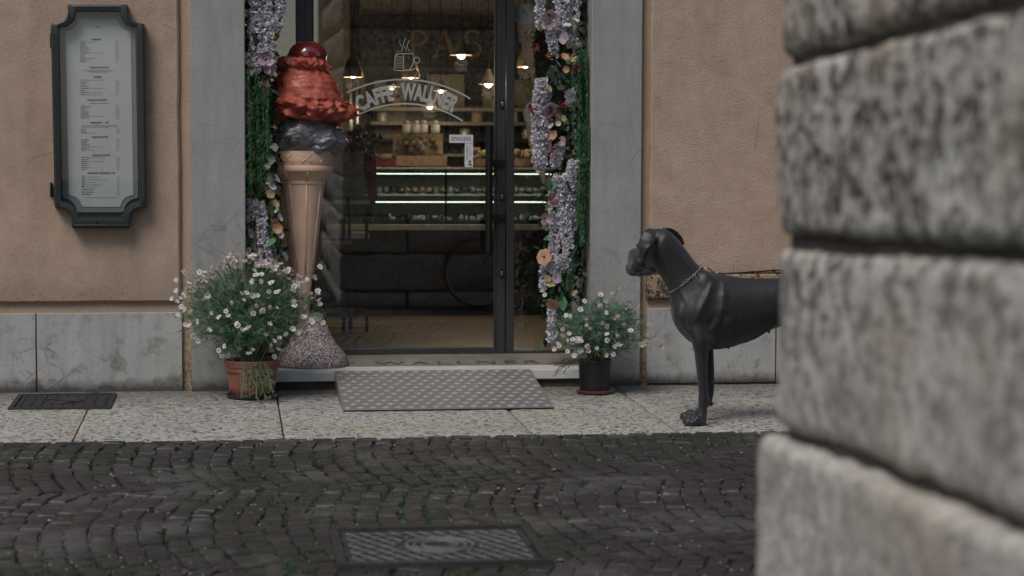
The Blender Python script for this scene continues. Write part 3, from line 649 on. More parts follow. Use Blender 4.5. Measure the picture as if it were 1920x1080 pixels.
# ============================================================ STONE CORNER BUILDING ACROSS THE STREET
KX, KY = 1.067, -7.45
stone = empty('stone_building', (KX, KY, gz(KY)), 'rusticated grey stone corner building of rounded weathered blocks close by on the right', 'building')
def block_mesh(x0, x1, y0, y1, z0, z1, r, st, amp, seed, mb_, tilt=0):
    bmx = bmesh.new(); c = Vector(((x0+x1)/2,(y0+y1)/2,(z0+z1)/2)); h = Vector(((x1-x0)/2,(y1-y0)/2,(z1-z0)/2))
    for ax in range(3):
        u, v_ = (ax+1) % 3, (ax+2) % 3; nu = max(2, int(2*h[u]/st)); nv = max(2, int(2*h[v_]/st))
        for s_ in (-1, 1):
            gvs = []
            for i in range(nu+1):
                for j in range(nv+1):
                    q = Vector((0,0,0)); q[ax] = s_*h[ax]; q[u] = -h[u]+2*h[u]*i/nu; q[v_] = -h[v_]+2*h[v_]*j/nv
                    inner = Vector([max(-h[k]+r, min(h[k]-r, q[k])) for k in range(3)]); d = q-inner
                    nrm = d.normalized() if d.length > 1e-6 else Vector((0,0,0))
                    w_ = inner+nrm*r; wp = w_+c
                    w_ = w_ + nrm*(amp*(noise.noise(wp*4+Vector((seed,0,0)))+.6*noise.noise(wp*11+Vector((0,seed,0)))+.35*noise.noise(wp*28)))
                    gvs.append(bmx.verts.new(w_+c))
            for i in range(nu):
                for j in range(nv):
                    f = (gvs[i*(nv+1)+j], gvs[(i+1)*(nv+1)+j], gvs[(i+1)*(nv+1)+j+1], gvs[i*(nv+1)+j+1])
                    bmx.faces.new(f if s_ > 0 else f[::-1])
    bmesh.ops.remove_doubles(bmx, verts=bmx.verts, dist=1e-5)
    bmx.verts.index_update()
    mb_.add([(v.co.x, v.co.y, v.co.z + tilt*(KY-v.co.y)) for v in bmx.verts], [tuple(v.index for v in f.verts) for f in bmx.faces]); bmx.free()
courses = [-.20, 0.0, .362, .726, 1.100, 1.452, 1.81, 2.17, 2.53, 2.9, 3.26]
br = random.Random(5)
for i in range(len(courses)-1):
    z0, z1 = courses[i]+.010, courses[i+1]-.010
    pro = .024 if z1 < .74 else (-.006+.003*br.uniform(-1,1))
    near = .3 < z1 < 1.9
    la, lb = (1.0, 1.75) if i % 2 else (.62, 2.1)
    b = MB(); block_mesh(KX-pro, KX+la, KY-lb, KY+pro, z0, z1, .025, .020 if near else .09, .010, i*3.7, b, .024); obj('stone_block', b, M['ashlar'], stone, smooth=True)
    b = MB(); block_mesh(KX-pro, KX+.5, KY-lb-2.4, KY-lb-.02, z0, z1, .03, .15, .008, i*5.1, b, .024); obj('stone_block', b, M['ashlar'], stone, smooth=True)
    x = KX+la+.02
    while x < 8.5:
        ln = br.uniform(.7, 1.15); b = MB(); block_mesh(x, x+ln, KY-.5, KY+pro+br.uniform(-.008,.008), z0, z1, .03, .12, .008, x*3+i, b)
        obj('stone_block', b, M['ashlar'], stone, smooth=True); x += ln+.02
mb = MB(); mb.box(KX+.03, 9.2, KY-6, KY-.03, -.22, 3.27); obj('core_wall', mb, M['mortar'], stone)
mb = MB(); mb.box(KX+.02, 9.2, KY-6, KY-.02, 3.271, 7.6); obj('upper_wall', mb, M['facade'], stone)
mb = MB(); mb.box(KX-.35, 9.5, KY-6.2, KY+.45, 7.6, 7.8); obj('roof', mb, M['brown_wall'], stone)
for k in range(3):
    mb = MB(); x = 2.2+k*2.3; mb.box(x, x+1.0, KY-.03, KY+.03, 4.1, 5.9); obj('shutter', mb, M['dark_shutter'], stone, bevel=.01)
# house on the other side of the alley (seen only in reflections)
h2 = empty('alley_house', (-8.5, -8, gz(-8)), 'plain plastered house across the street reflected in the shop glass', 'building')
mb = MB(); mb.box(-16, -6.5, -15, -7.9, -.4, 5.6); obj('wall', mb, M['facade'], h2)
mb = MB(); mb.box(-16.3, -6.2, -15.3, -7.5, 5.6, 5.8); obj('roof', mb, M['brown_wall'], h2)
for k in range(2):
    mb = MB(); x = -8.2-k*2.6; mb.box(x, x+1.0, -7.93, -7.86, 1.0, 2.6); obj('shutter', mb, M['dark_shutter'], h2, bevel=.01)

# ============================================================ MENU CASE
MY = -.115
def notch(l0, l1, r0_, r1_, t, b, rx, ryt, ryb, et, eb, n=9):
    """rectangle with concave notched corners, in photo pixels; l0/l1 left edge at top/bottom; et/eb straight tabs beyond the notch"""
    pts = []
    def q(cx_, cy_, a0, a1, ry): return [(cx_+rx*math.cos(a0+(a1-a0)*i/n), cy_+ry*math.sin(a0+(a1-a0)*i/n)) for i in range(n+1)]
    H = math.pi/2
    pts += q(l0, t+et, H, 0, ryt)                     # top left notch: from the side in to the tab
    if et: pts += [(l0+rx, t)]
    if et: pts += [(r0_-rx, t)]
    pts += q(r0_, t+et, math.pi, H, ryt)
    pts += q(r1_, b-eb, -H, -math.pi, ryb)
    if eb: pts += [(r1_-rx, b)]
    if eb: pts += [(l1+rx, b)]
    pts += q(l1, b-eb, 0, -H, ryb)
    return pts
def to3(pts, y): return [tuple(P(a, b, y)) for a, b in pts]
case = empty('menu_case', (P(185,220,-.07).x, -.028, P(185,220,-.07).z), 'dark green grey glazed menu case with notched corners fixed to the ochre wall', 'menu case')
def dense(pts, n):
    """resample closed outline keeping corners roughly: n points by arc length"""
    L = [0]
    for i in range(len(pts)): L.append(L[-1]+math.dist(pts[i], pts[(i+1) % len(pts)]))
    out = []
    for k in range(n):
        s_ = L[-1]*k/n; i = max(j for j in range(len(pts)) if L[j] <= s_+1e-9); f = (s_-L[i])/max(1e-9, L[i+1]-L[i])
        a, b = pts[i], pts[(i+1) % len(pts)]; out.append((a[0]+(b[0]-a[0])*f, a[1]+(b[1]-a[1])*f))
    return out
outer = notch(95, 102.5, 271, 275.5, 8.5, 428, 32, 20, 21, 16, 18)
inner = notch(110, 114.5, 256, 260.5, 21, 408, 32, 30, 30, 0, 0)
def norm(p, A): return p
NO = 240
oo, ii = dense(outer, NO), dense(inner, NO)
# match by angle about the centre so the ring quads do not twist
def byang(pts, n=NO):
    c = (186, 218); out = []
    P_ = [(p[0]-c[0], p[1]-c[1]) for p in dense(pts, 1600)]
    ang = sorted((math.atan2(q[1]/2.36, q[0]), q) for q in P_)
    for k in range(n):
        a = -math.pi+2*math.pi*(k+.5)/n; j = min(range(len(ang)), key=lambda t: abs(ang[t][0]-a)); out.append((ang[j][1][0]+c[0], ang[j][1][1]+c[1]))
    return out
oo, ii = byang(outer), byang(inner)
mid = [(a[0]*.72+b[0]*.28, a[1]*.72+b[1]*.28) for a, b in zip(oo, ii)]
b = MB(); N = NO
rings = [to3(oo, -.028), to3(oo, MY+.006), to3(mid, MY), to3(ii, MY+.004), to3(ii, -.075)]
b.add([v for r in rings for v in r], [(k*N+i, k*N+(i+1) % N, (k+1)*N+(i+1) % N, (k+1)*N+i) for k in range(4) for i in range(N)])
obj('frame', b, M['frame'], case, angle=30)
b = MB(); b.add(to3(oo, -.036), [tuple(range(N))]); obj('back_board', b, M['frame'], case)
b = MB(); b.add(to3(ii, -.088), [tuple(range(N-1, -1, -1))]); obj('pane', b, M['case_glass'], case)
b = MB()
for y0_, y1_ in ((62, 90), (342, 370)): p = P(93.5,y0_,-.09); q = P(97,y1_,-.09); b.box(p.x, q.x, -.1, -.03, q.z, p.z)
obj('hinge', b, M['frame'], case, bevel=.003)
b = MB(); c = P(181,416,MY); b.sphere((c.x, MY-.001, c.z), (.008,.006,.008), 12, 8); obj('lock', b, M['black_metal'], case, smooth=True)
b = MB(); p = P(138,421,MY); q = P(242,424,MY); b.box(p.x, q.x, MY-.006, MY+.01, q.z, p.z); obj('drip_rail', b, M['frame'], case, bevel=.002)
mount = notch(112, 117, 253.5, 259, 31, 398, 27, 27, 27, 0, 0); pap = notch(123, 129.5, 245, 250, 36.5, 388, 24, 22, 22, 0, 0)
sheet = MB(); 
def card(pts, y, th, mi): 
    f = to3(pts, y); k = to3(pts, y+th); n = len(pts); sheet.add(f+k, [tuple(range(n-1, -1, -1)), tuple(range(n, 2*n))]+[(i, (i+1) % n, n+(i+1) % n, n+i) for i in range(n)], mi)
card(dense(mount, 120), -.046, .002, 1); card(dense(pap, 120), -.049, .001, 0)
mr = random.Random(4)
def dash(x0, x1, y, h, mi):
    p = P(x0, y-h/2, -.0505); q = P(x1, y+h/2, -.0505); sheet.add([(p.x,-.0505,q.z),(q.x,-.0505,q.z),(q.x,-.0505,p.z),(p.x,-.0505,p.z)], [(0,1,2,3)], mi)
def words_(x0, x1, y, h, mi):
    x = x0
    while x < x1: 
        l = mr.uniform(2,5.5); dash(x, min(x+l, x1), y, h, mi); x += l+.9
for y0_, n, stp, note in ((78.5,12,3.36,0),(150,8,3.9,1),(198.5,8,3.25,0),(242.5,3,3.3,0),(261.5,7,3.35,0),(295,7,3.85,0)):
    for i in range(n):
        y = y0_+i*stp; sk = (y-80)*.011; x = 150+sk; l = mr.uniform(8,17); words_(x, x+l, y, 1.25, 2)
        if mr.random() < .4: words_(x+l+1, x+l+mr.uniform(8,34), y+.2, .75, 3)
        xp = 216+sk; words_(xp, xp+mr.uniform(4,8), y, .9, 3)
for i in range(5):
    y = 330+i*4.8; words_(153, 153+mr.uniform(5,9), y, 1.2, 2); words_(153, 153+mr.uniform(24,52), y+1.9, .75, 3); words_(219,225,y+1.7,.8,3)
for y in (355.5, 360, 364): words_(153, 153+mr.uniform(16,26), y, 1.25, 2); words_(219,225,y,.8,3)
words_(162, 219, 370.5, .8, 3)
for y in (131.5,133.5,135.2): words_(154+abs(y-131)*4, 218-abs(y-131)*4, y, .8, 3)
words_(170, 205, 193.5, 1.0, 2)
for y in (235,236.8,239): words_(153, 221 if y < 238 else 205, y, .7, 3)
def script_(x0, x1, y, a, mi):          # handwritten-looking headings, too small to read
    n = int((x1-x0)*1.6); pts = [P(x0+(x1-x0)*i/n, y+a*math.sin(i*1.9)*(1 if i % 7 else 1.7), -.0508) for i in range(n+1)]; sheet.tube(pts, .0012, 4, mi)
for x0, x1, y, mi in ((172,190,73.5,2),(168,204,126,3),(176,190,144,2),(163,200,187,3),(169,191,229.5,2),(197,203,229,2),(171,203,256.5,3),(172,207,290.5,3),(164,184,324,2),(186,207,324,2),(209,215,324,2),(180,187,50,3)): script_(x0, x1, y, 1.5, mi)
ms = obj('menu_sheet', sheet, [M['paper'], M['mount'], M['ink'], M['ink2']]); tag(ms, 'long pale printed menu sheet behind the glass of the wall case', 'menu')

# ============================================================ ICE CREAM STATUE
SYc = .27
def sx(px): return P(px, 300, SYc).x
def sz(py): return P(570, py, SYc).z
SPX = 1/(sx(600)-sx(599))
stat = empty('ice_cream_statue', (sx(580), SYc, sz(690)), 'giant ice cream cone statue with red and grey scoops on a stone base', 'statue')
def blob_lathe(prof, seed, nf, amp, n=96, mb_=None, sub=6):
    """prof rows: py, cx, r (photo px), roughness; lumpy body of revolution"""
    rings = []; L = len(prof)
    for i in range((L-1)*sub+1):
        k = min(i//sub, L-2); f = (i-k*sub)/sub; a, b_ = prof[k], prof[k+1]
        f2 = f*f*(3-2*f) if True else f
        py, cxp, r, am = [a[j]+(b_[j]-a[j])*(f if j == 0 else f2) for j in range(4)]
        ring = []
        for q in range(n):
            t = 2*math.pi*q/n; d = Vector((math.cos(t), math.sin(t), 0))
            z = sz(py); R = r/SPX; pos = Vector((d.x*R, d.y*R, z))
            dn = noise.noise(pos*nf+Vector((seed,0,0)))+.5*noise.noise(pos*nf*2.3+Vector((0,seed,0)))+.25*noise.noise(pos*nf*5)
            w_ = noise.noise(Vector((d.x*1.6, d.y*1.6, seed)))+.6*noise.noise(Vector((d.x*4, d.y*4, seed+3)))
            R *= 1+am*amp*dn+am*.085*w_
            z += am*.042*w_+.012*am*noise.noise(pos*16)
            ring.append((sx(cxp)+d.x*R, SYc+d.y*R, z))
        rings.append(ring)
    mb_ = mb_ or MB(); mb_.loft(rings[::-1]); return mb_
red_prof = [(108,570,20,.2),(112,570,40,.5),(120,570,49,1),(129,571,47,1),(134,572,42,.5),(139,573,46,.2),(146,573,54,.16),(156,573,60,.16),(168,573,63.5,.2),(180,574,66,.3),(190,576,68,.6),(198,580,76,1.1),(208,582,80,1.25),(220,582,77,1.3),(229,580,64,1.2),(233,578,40,.8),(233,576,10,.2)]
obj('red_scoop', blob_lathe(red_prof, 2.3, 17, .20, 120), M['red'], stat, smooth=True)
grey_prof = [(222,574,45,.2),(230,574,50,.3),(240,577,56,.4),(247,579,64,1),(256,579,68,1.2),(266,579,68,1.3),(276,577,63,1.3),(285,573,56,1.2),(291,568,46,.6),(292,566,10,0)]
obj('grey_scoop', blob_lathe(grey_prof, 8.1, 13, .15, 110), M['grey_cream'], stat, smooth=True)
b = MB(); b.sphere((sx(577), SYc, sz(105)), (36.5/SPX, 36.5/SPX, 28.5/SPX), 32, 20); obj('cherry', b, M['cherry'], stat, smooth=True)
cone_prof = [(283,566,57),(296,566,57.5),(306,565.5,57.2),(308,565.5,56),(311,565.5,56),(312,565.5,58.5),(316,565.5,59.5),(320,565.5,58.5),(321,565.5,57),(328,565.6,50),(338,565.8,42.5),(340,566,42.5),(341,566,43.5),(344,566,43.5),(345,566,41.5),(400,567,34),(460,567.5,25.5),(515,568,18),(560,568,12),(640,568,9)]
b = MB(); b.lathe([(r/SPX, sz(py)-sz(690), sx(cxp)-sx(568)) for py, cxp, r in cone_prof][::-1], (sx(568), SYc, sz(690)), 40)
cone = obj('cone', b, M['wafer'], stat, angle=35)
b = MB()
for k in range(8):
    a = 2*math.pi*(k+.22)/8; pts = []
    for py, cxp, r in cone_prof[14:18]:
        rr = r/SPX+.0005; pts.append((sx(cxp)+rr*math.cos(a), SYc+rr*math.sin(a), sz(py)))
    b.tube(pts, .0045, 6)
    pts = [(sx(c_)+(r+.6)/SPX*math.cos(a), SYc+(r+.6)/SPX*math.sin(a), sz(py)) for py, c_, r in ((322,565.6,56.2),(330,565.7,48.5),(338,565.8,42.7))]
    b.tube(pts, .004, 6)
for k in range(7):
    a = -math.pi/2+(k-3)*.62+.12; R = 57.6/SPX
    for s_ in (-1, 1):
        b.tube([(sx(566)+R*math.cos(a+s_*t*.16), SYc+R*math.sin(a+s_*t*.16), sz(297)+t*.024) for t in (-1,-.5,0,.5,1)], .0032, 6)
obj('moulded_ribs', b, M['wafer'], cone, smooth=True)
b = MB(); base_prof = [(588,583,20),(600,583,24),(615,584,31),(630,584,38),(645,584,47),(655,584,56),(664,584,63),(673,584,67.5),(682,584,69),(689,584,68),(692,584,65)]
rings = []
for py, c_, r in base_prof[::-1]:
    ring = []
    for q in range(48):
        a = 2*math.pi*q/48; R = r/SPX*(1+.03*noise.noise(Vector((math.cos(a)*2, math.sin(a)*2, py*.02)))); ring.append((sx(c_)+R*math.cos(a), SYc+R*math.sin(a)*.98, max(sz(py), .1035)))
    rings.append(ring)
b.loft(rings); obj('stone_base', b, M['granite'], stat, smooth=True)

# ============================================================ CHECKER PLATE RAMP
yb, yf = -.065, G(840,770).y
xa, xb = G(643,773).x, G(1038,767).x
zb, zf = .104, gz(yf)+.012
ramp = tag(MB() and empty('access_ramp', ((xa+xb)/2, yf, gz(yf)), ), 'grey chequer plate metal ramp leaning on the shop step', 'ramp')
b = MB(); n_ = 30
A, B_ = Vector((xa, yf, zf)), Vector((xa, yb, zb)); slope = (B_-A); Ls = slope.length; sd_ = slope.normalized(); nr = Vector((0,-sd_.z,sd_.y))
def rp(u, v, h=0): return Vector((u, 0, 0))+Vector((0, yf, zf))+sd_*v+nr*h
b.add([rp(xa,0,-.006),rp(xb,0,-.006),rp(xb,Ls,-.006),rp(xa,Ls,-.006),rp(xa,0),rp(xb,0),rp(xb,Ls),rp(xa,Ls)], [(0,3,2,1),(4,5,6,7),(0,1,5,4),(1,2,6,5),(2,3,7,6),(3,0,4,7)])
obj('plate', b, M['tread'], ramp, bevel=.002)
b = MB()
b.add([rp(xa+.002,.01,-.0062),rp(xa+.006,.01,-.0062),rp(xa+.006,Ls-.02,-.0062),rp(xa+.002,Ls-.02,-.0062)]+[Vector((q.x,q.y,gz(q.y)+.002)) for q in (rp(xa+.002,.012),rp(xa+.006,.012),rp(xa+.006,Ls-.02),rp(xa+.002,Ls-.02))], [(0,1,5,4),(1,2,6,5),(2,3,7,6),(3,0,4,7),(4,5,6,7)])
b.add([rp(xb-.006,.01,-.0062),rp(xb-.002,.01,-.0062),rp(xb-.002,Ls-.02,-.0062),rp(xb-.006,Ls-.02,-.0062)]+[Vector((q.x,q.y,gz(q.y)+.002)) for q in (rp(xb-.006,.012),rp(xb-.002,.012),rp(xb-.002,Ls-.02),rp(xb-.006,Ls-.02))], [(0,1,5,4),(1,2,6,5),(2,3,7,6),(3,0,4,7),(4,5,6,7)])
obj('side_cheek', b, M['tread'], ramp)
b = MB(); gx, gy_ = .0645, .0855; rows = int((Ls-.03)/(gy_/1)); 
for j in range(12):
    v = .035+j*(Ls-.06)/11.2
    for i in range(-1, 18):
        u = xa+.03+(i+(j % 2)*.5)*gx
        if u < xa+.022 or u > xb-.022: continue
        hw, hl = .0205, .024
        ring0 = [rp(u-hw-.004,v-.004,.0003),rp(u+.004,v-hl,.0003),rp(u+hw+.004,v+.004,.0003),rp(u-.004,v+hl,.0003)]
        ring1 = [rp(u-hw*.72,v-.003,.0042),rp(u+.003,v-hl*.62,.0042),rp(u+hw*.72,v+.003,.0042),rp(u-.003,v+hl*.62,.0042)]
        b.add(ring0+ring1, [(0,1,5,4),(1,2,6,5),(2,3,7,6),(3,0,4,7),(4,5,6,7)])
obj('tread_pattern', b, M['lug'], ramp)

# ============================================================ DRAIN COVER IN THE PAVEMENT, MANHOLE IN THE STREET
def slopebox(b, x0, x1, y0, y1, h0, h1, mi=0, chf=0):
    c = [(x0,y0),(x1,y0),(x1,y1),(x0,y1)]; b.add([(x,y,gz(y)+h0) for x, y in c]+[(x+(chf if x == x0 else -chf), y+(chf if y == y0 else -chf), gz(y)+h1) for x, y in c], [(0,3,2,1),(4,5,6,7),(0,1,5,4),(1,2,6,5),(2,3,7,6),(3,0,4,7)], mi)
d0, d1 = G(12,768), G(212,742)
X0, X1, Y0, Y1 = -1.125, -.605, -.705, -.15
dr = empty('drain_cover', ((X0+X1)/2, (Y0+Y1)/2, gz(-.4)), 'square ribbed cast iron drain cover in the pale pavement by the wall', 'drain cover')
b = MB(); fw_ = .028
slopebox(b, X0, X1, Y0, Y0+fw_, -.03, .012, chf=.002); slopebox(b, X0, X1, Y1-fw_, Y1, -.03, .012, chf=.002); slopebox(b, X0, X0+fw_, Y0+fw_+.0005, Y1-fw_-.0005, -.03, .012, chf=.002); slopebox(b, X1-fw_, X1, Y0+fw_+.0005, Y1-fw_-.0005, -.03, .012, chf=.002)
obj('frame', b, M['iron'], dr)
b = MB(); slopebox(b, X0+fw_+.004, X1-fw_-.004, Y0+fw_+.004, Y1-fw_-.004, -.02, .006)
for i in range(9):
    x = X0+.05+i*.0525
    if i in (3,4,5): 
        slopebox(b, x, x+.006, Y0+.05, Y0+.15, .006, .011, chf=.001); slopebox(b, x, x+.006, Y1-.14, Y1-.05, .006, .011, chf=.001); continue
    slopebox(b, x, x+.006, Y0+.05, Y1-.05, .006, .011, chf=.001)
for j in range(6):
    y = Y0+.075+j*.08
    slopebox(b, X0+.04, X0+.16, y, y+.006, .006, .010, chf=.001); slopebox(b, X1-.16, X1-.04, y, y+.006, .006, .010, chf=.001)
cxx, cyy = (X0+X1)/2, (Y0+Y1)/2
b.tube([(cxx+.095*math.cos(a*.2618), cyy+.095*math.sin(a*.2618), gz(cyy)+.007) for a in range(25)], .005, 6)
b.tube([(cxx+.05*math.cos(a*.2618), cyy+.05*math.sin(a*.2618), gz(cyy)+.007) for a in range(25)], .004, 6)
obj('cover_plate', b, M['iron'], dr)
X0, X1, Y0, Y1 = .345, 1.08, -4.63, -3.98
mh = empty('manhole_cover', ((X0+X1)/2, (Y0+Y1)/2, gz(-4.3)), 'square worn iron manhole cover with a ring set among dark cobbles', 'manhole cover')
b = MB(); fw_ = .04
for (a, c, d, e) in ((X0,X1,Y0,Y0+fw_),(X0,X1,Y1-fw_,Y1),(X0,X0+fw_,Y0+fw_+.0005,Y1-fw_-.0005),(X1-fw_,X1,Y0+fw_+.0005,Y1-fw_-.0005)): slopebox(b, a, c, d, e, -.05, .014, chf=.004)
obj('frame', b, M['iron'], mh)
b = MB(); slopebox(b, X0+fw_+.006, X1-fw_-.006, Y0+fw_+.006, Y1-fw_-.006, -.05, .004)
obj('lid', b, M['iron'], mh)
b = MB(); cxx, cyy = (X0+X1)/2+.01, (Y0+Y1)/2
for j in range(11):                                     # raised hexagonal net
    pts = []
    for i in range(24):
        x = X0+.062+i*.0266; y = Y0+.066+j*.052+(.016 if (i+j) % 2 else -.016)
        if y > Y1-.055 or math.hypot(x-cxx, y-cyy) < .132:
            if len(pts) > 1: b.tube(pts, .0072, 5)
            pts = []; continue
        pts.append((x, y, gz(y)+.004))
    if len(pts) > 1: b.tube(pts, .0072, 5)
for R, r in ((.118,.008),(.092,.006),(.062,.007)):
    b.tube([(cxx+R*math.cos(a*.19635), cyy+R*math.sin(a*.19635), gz(cyy+R*math.sin(a*.19635))+.006) for a in range(33)], r, 6)
obj('raised_pattern', b, M['iron_worn'], mh)

# ============================================================ POTTED DAISIES
def daisy_mesh(name, r, pm_, seed, cup=.15, n=13):
    q = random.Random(seed); b = MB()
    for k in range(n):
        a = 2*math.pi*k/n+q.uniform(-.1,.1); l = r*q.uniform(.85,1.08); w_ = r*.19; d = Vector((math.cos(a), math.sin(a), 0)); t = Vector((-d.y, d.x, 0)); z = cup*r*q.uniform(.3,1.6)
        b.add([d*r*.18, d*l*.6+t*w_+Vector((0,0,z*.5)), d*l+t*w_*.5+Vector((0,0,z)), d*l-t*w_*.5+Vector((0,0,z)), d*l*.6-t*w_+Vector((0,0,z*.5))], [(0,4,3,2,1)], 0)
    b.sphere((0,0,r*.05), (r*.24, r*.24, r*.15), 8, 5, 1)
    return b.mesh('flower', [pm_, M['daisy_eye']])
dm = [daisy_mesh('flower', .0165, M['white_petal'], 1), daisy_mesh('flower', .016, M['white_petal'], 2, .5), daisy_mesh('flower', .015, M['old_petal'], 3, -.4), daisy_mesh('flower', .015, M['old_petal'], 4, .9, 10)]
def frond(b, p, d, L, q, n=4, wd=.0042, mi=0):
    """finely cut leaf: a midrib with thin side lobes, all flat slivers"""
    d = d.normalized(); s_ = d.cross(Vector((q.gauss(0,1), q.gauss(0,1), q.gauss(0,1)))).normalized()
    e = p+d*L; b.add([p-s_*wd*.5, p+s_*wd*.5, e], [(0,1,2)], mi)
    for k in range(n):
        f = .25+.6*k/n; c = p+d*L*f; sg_ = 1 if k % 2 else -1; dd = (d*.7+s_*sg_*.75).normalized(); l = L*.42*(1.1-f*.6)
        b.add([c-d*wd*.5, c+d*wd*.5, c+dd*l], [(0,1,2)], mi)
def bez(p0, p1, p2, t): return p0*((1-t)**2)+p1*(2*t*(1-t))+p2*(t*t)
def daisy_plant(root, soil, ctr, rad, seed, shoots, leaf_m, flow_pts, ymax, nodes=15, L=.034):
    q = random.Random(seed); fo = MB(); stm = MB(); tips = []
    for i in range(shoots):
        for tr in range(50):
            d = Vector((q.gauss(0,1), q.gauss(0,1), q.gauss(0,1))).normalized(); rr = q.random()**.33
            lump = 1+.16*noise.noise(d*2.2+Vector((seed,0,0)))
            e = Vector((ctr.x+d.x*rad.x*rr*lump, ctr.y+d.y*rad.y*rr*lump, ctr.z+d.z*rad.z*rr*lump))
            if e.y < ymax: break
        s0 = soil+Vector((q.gauss(0,.025), q.gauss(0,.025), 0)); m_ = s0.lerp(e, .5)+Vector((0,0,.10+.12*q.random()))+Vector(((e.x-s0.x)*-.1, 0, 0))
        pts = [bez(s0, m_, e, t/6) for t in range(7)]
        for p in pts: p.y = min(p.y, ymax)
        if i % 5 == 0: stm.tube(pts, [.0035-.0004*t for t in range(7)], 4)
        for k in range(nodes):
            t = .34+.66*(k+q.random())/nodes; p = bez(s0, m_, e, t); p.y = min(p.y, ymax); dd = (bez(s0, m_, e, min(1, t+.05))-bez(s0, m_, e, t)).normalized()
            side = Vector((q.gauss(0,1), q.gauss(0,1), q.gauss(0,.8)+.3)).normalized()
            frond(fo, p, dd*.5+side*.9, L*q.uniform(.7,1.25), q)
    fl = []
    for (px, py, Y, kind, facing) in flow_pts:
        p = P(px, py, Y); p.y = min(p.y, ymax); base = p.lerp(Vector((ctr.x, ctr.y, ctr.z)), .32); base.z -= .01
        stm.tube([base, base.lerp(p, .5)+Vector((0,-.006,.012)), p], .0015, 4)
        n = facing
        rot = n.to_track_quat('Z', 'Y').to_euler(); rot.rotate_axis('Z', q.uniform(0,6.28))
        inst('flower', dm[kind], root, p, rot, q.uniform(.75,1.2))
    obj('foliage', fo, leaf_m, root, kind='stuff'); obj('stems', stm, M['stem'], root, kind='stuff'); return
# left pot
pc = G(472,751); LP = Vector((pc.x, -.335, gz(-.335)))
s_ = empty('plant_saucer', LP, 'dark saucer under the ribbed terracotta flower pot', 'saucer')
b = MB(); b.lathe([(.115,.002),(.128,.006),(.136,.022),(.131,.022),(.122,.009),(.02,.008)], LP, 36); obj('dish', b, M['saucer_green'], s_, angle=40)
plantL = empty('potted_daisies', LP+Vector((0,0,.01)), 'large pale pink daisy bush in a ribbed terracotta pot by the statue', 'potted plant', 'potted daisies beside the shop door')
prof = [(.106,.010),(.110,.014),(.116,.060),(.127,.135),(.130,.143),(.138,.146),(.139,.168),(.143,.171),(.145,.200),(.141,.205),(.133,.205),(.128,.19),(.118,.17)]
b = MB(); b.lathe(prof, LP, 48); pot = obj('pot', b, M['terracotta'], plantL, angle=35)
b = MB()
for k in range(46):
    a = 2*math.pi*k/46; b.tube([(LP.x+(r+.0012)*math.cos(a), LP.y+(r+.0012)*math.sin(a), LP.z+z) for r, z in ((.1115,.022),(.116,.06),(.1265,.132))], .0036, 5)
obj('pot_rib', b, M['terracotta'], pot, smooth=True, kind='stuff')
b = MB(); b.lathe([(.127,.172),(.127,.182),(.05,.192),(.005,.194)], LP, 24); obj('soil', b, M['soil'], plantL)
fr_ = random.Random(21); fp = []
Yp = LP.y
for i in range(185):          # dense crown of fading blossom on top
    px = fr_.gauss(462, 82); 
    if not 330 < px < 600: continue
    top = 481+((px-470)/135)**2*78-10*math.exp(-((px-430)/40)**2)
    fp.append((px, top+abs(fr_.gauss(0,13)), Yp+fr_.uniform(-.20,.14), fr_.choice([0,1,2,2,3,3]), Vector((fr_.gauss(0,.5), -.35+fr_.gauss(0,.4), 1))))
for i in range(78):           # scattered fresh flowers on the face of the bush
    while 1:
        px, py = fr_.uniform(335,608), fr_.uniform(500,672)
        if ((px-468)/138)**2+((py-580)/98)**2 < 1.0 and not (py > 630 and px < 400): break
    f = max(0, 1-((px-468)/140)**2-((py-580)/100)**2)
    fp.append((px, py, Yp-.29*math.sqrt(f)-.03, fr_.choice([0,0,0,1,1,2]), Vector(((px-468)/200+fr_.gauss(0,.75), -.85, .55+fr_.gauss(0,.7)))))
for px, py in ((322,560),(330,545),(340,575),(334,590),(350,610),(362,630),(330,525),(345,510),(606,605),(610,612),(600,570),(596,545),(590,520),(372,640),(448,655),(508,632),(524,642),(600,500)):
    fp.append((px, py, Yp-.05, fr_.choice([0,1,2]), Vector((fr_.gauss(0,.5), -1, .4))))
cL = P(464,585,Yp)
daisy_plant(plantL, LP+Vector((0,0,.19)), cL, Vector((.41,.30,.262)), 3, 720, M['leaf'], fp, -.03, 16, .038)
tr = MB(); q = random.Random(8)        # woody stems trailing over the rim
for i in range(17):
    x_ = LP.x+q.uniform(-.04,.09); s0 = Vector((x_, LP.y-.10, LP.z+.2)); e = Vector((x_+q.uniform(-.02,.10), LP.y-.19-q.uniform(0,.09), LP.z+q.uniform(.004,.10)))
    pts = [bez(s0, Vector((x_, LP.y-.20, LP.z+.2)), e, t/7) for t in range(8)]; tr.tube(pts, .0022, 4)
    for k in range(16):
        t = .45+.55*k/16; p = bez(s0, Vector((x_, LP.y-.20, LP.z+.2)), e, t); frond(tr, p, Vector((q.gauss(.15,.5), q.gauss(-.2,.5), q.gauss(-.1,.4))), .042, q, 3, .0032)
obj('trailing_stem', tr, M['stem'], plantL)
for px, py in ((505,752),(484,765),(497,768),(515,748),(480,690),(490,720),(512,735)):
    g_ = G(px, py) if py > 740 else P(px, py, LP.y-.17); inst('flower', dm[q.choice([2,3,1])], plantL, g_+Vector((0,0,.012)), (q.uniform(-1,1), q.uniform(-1,1), 0))
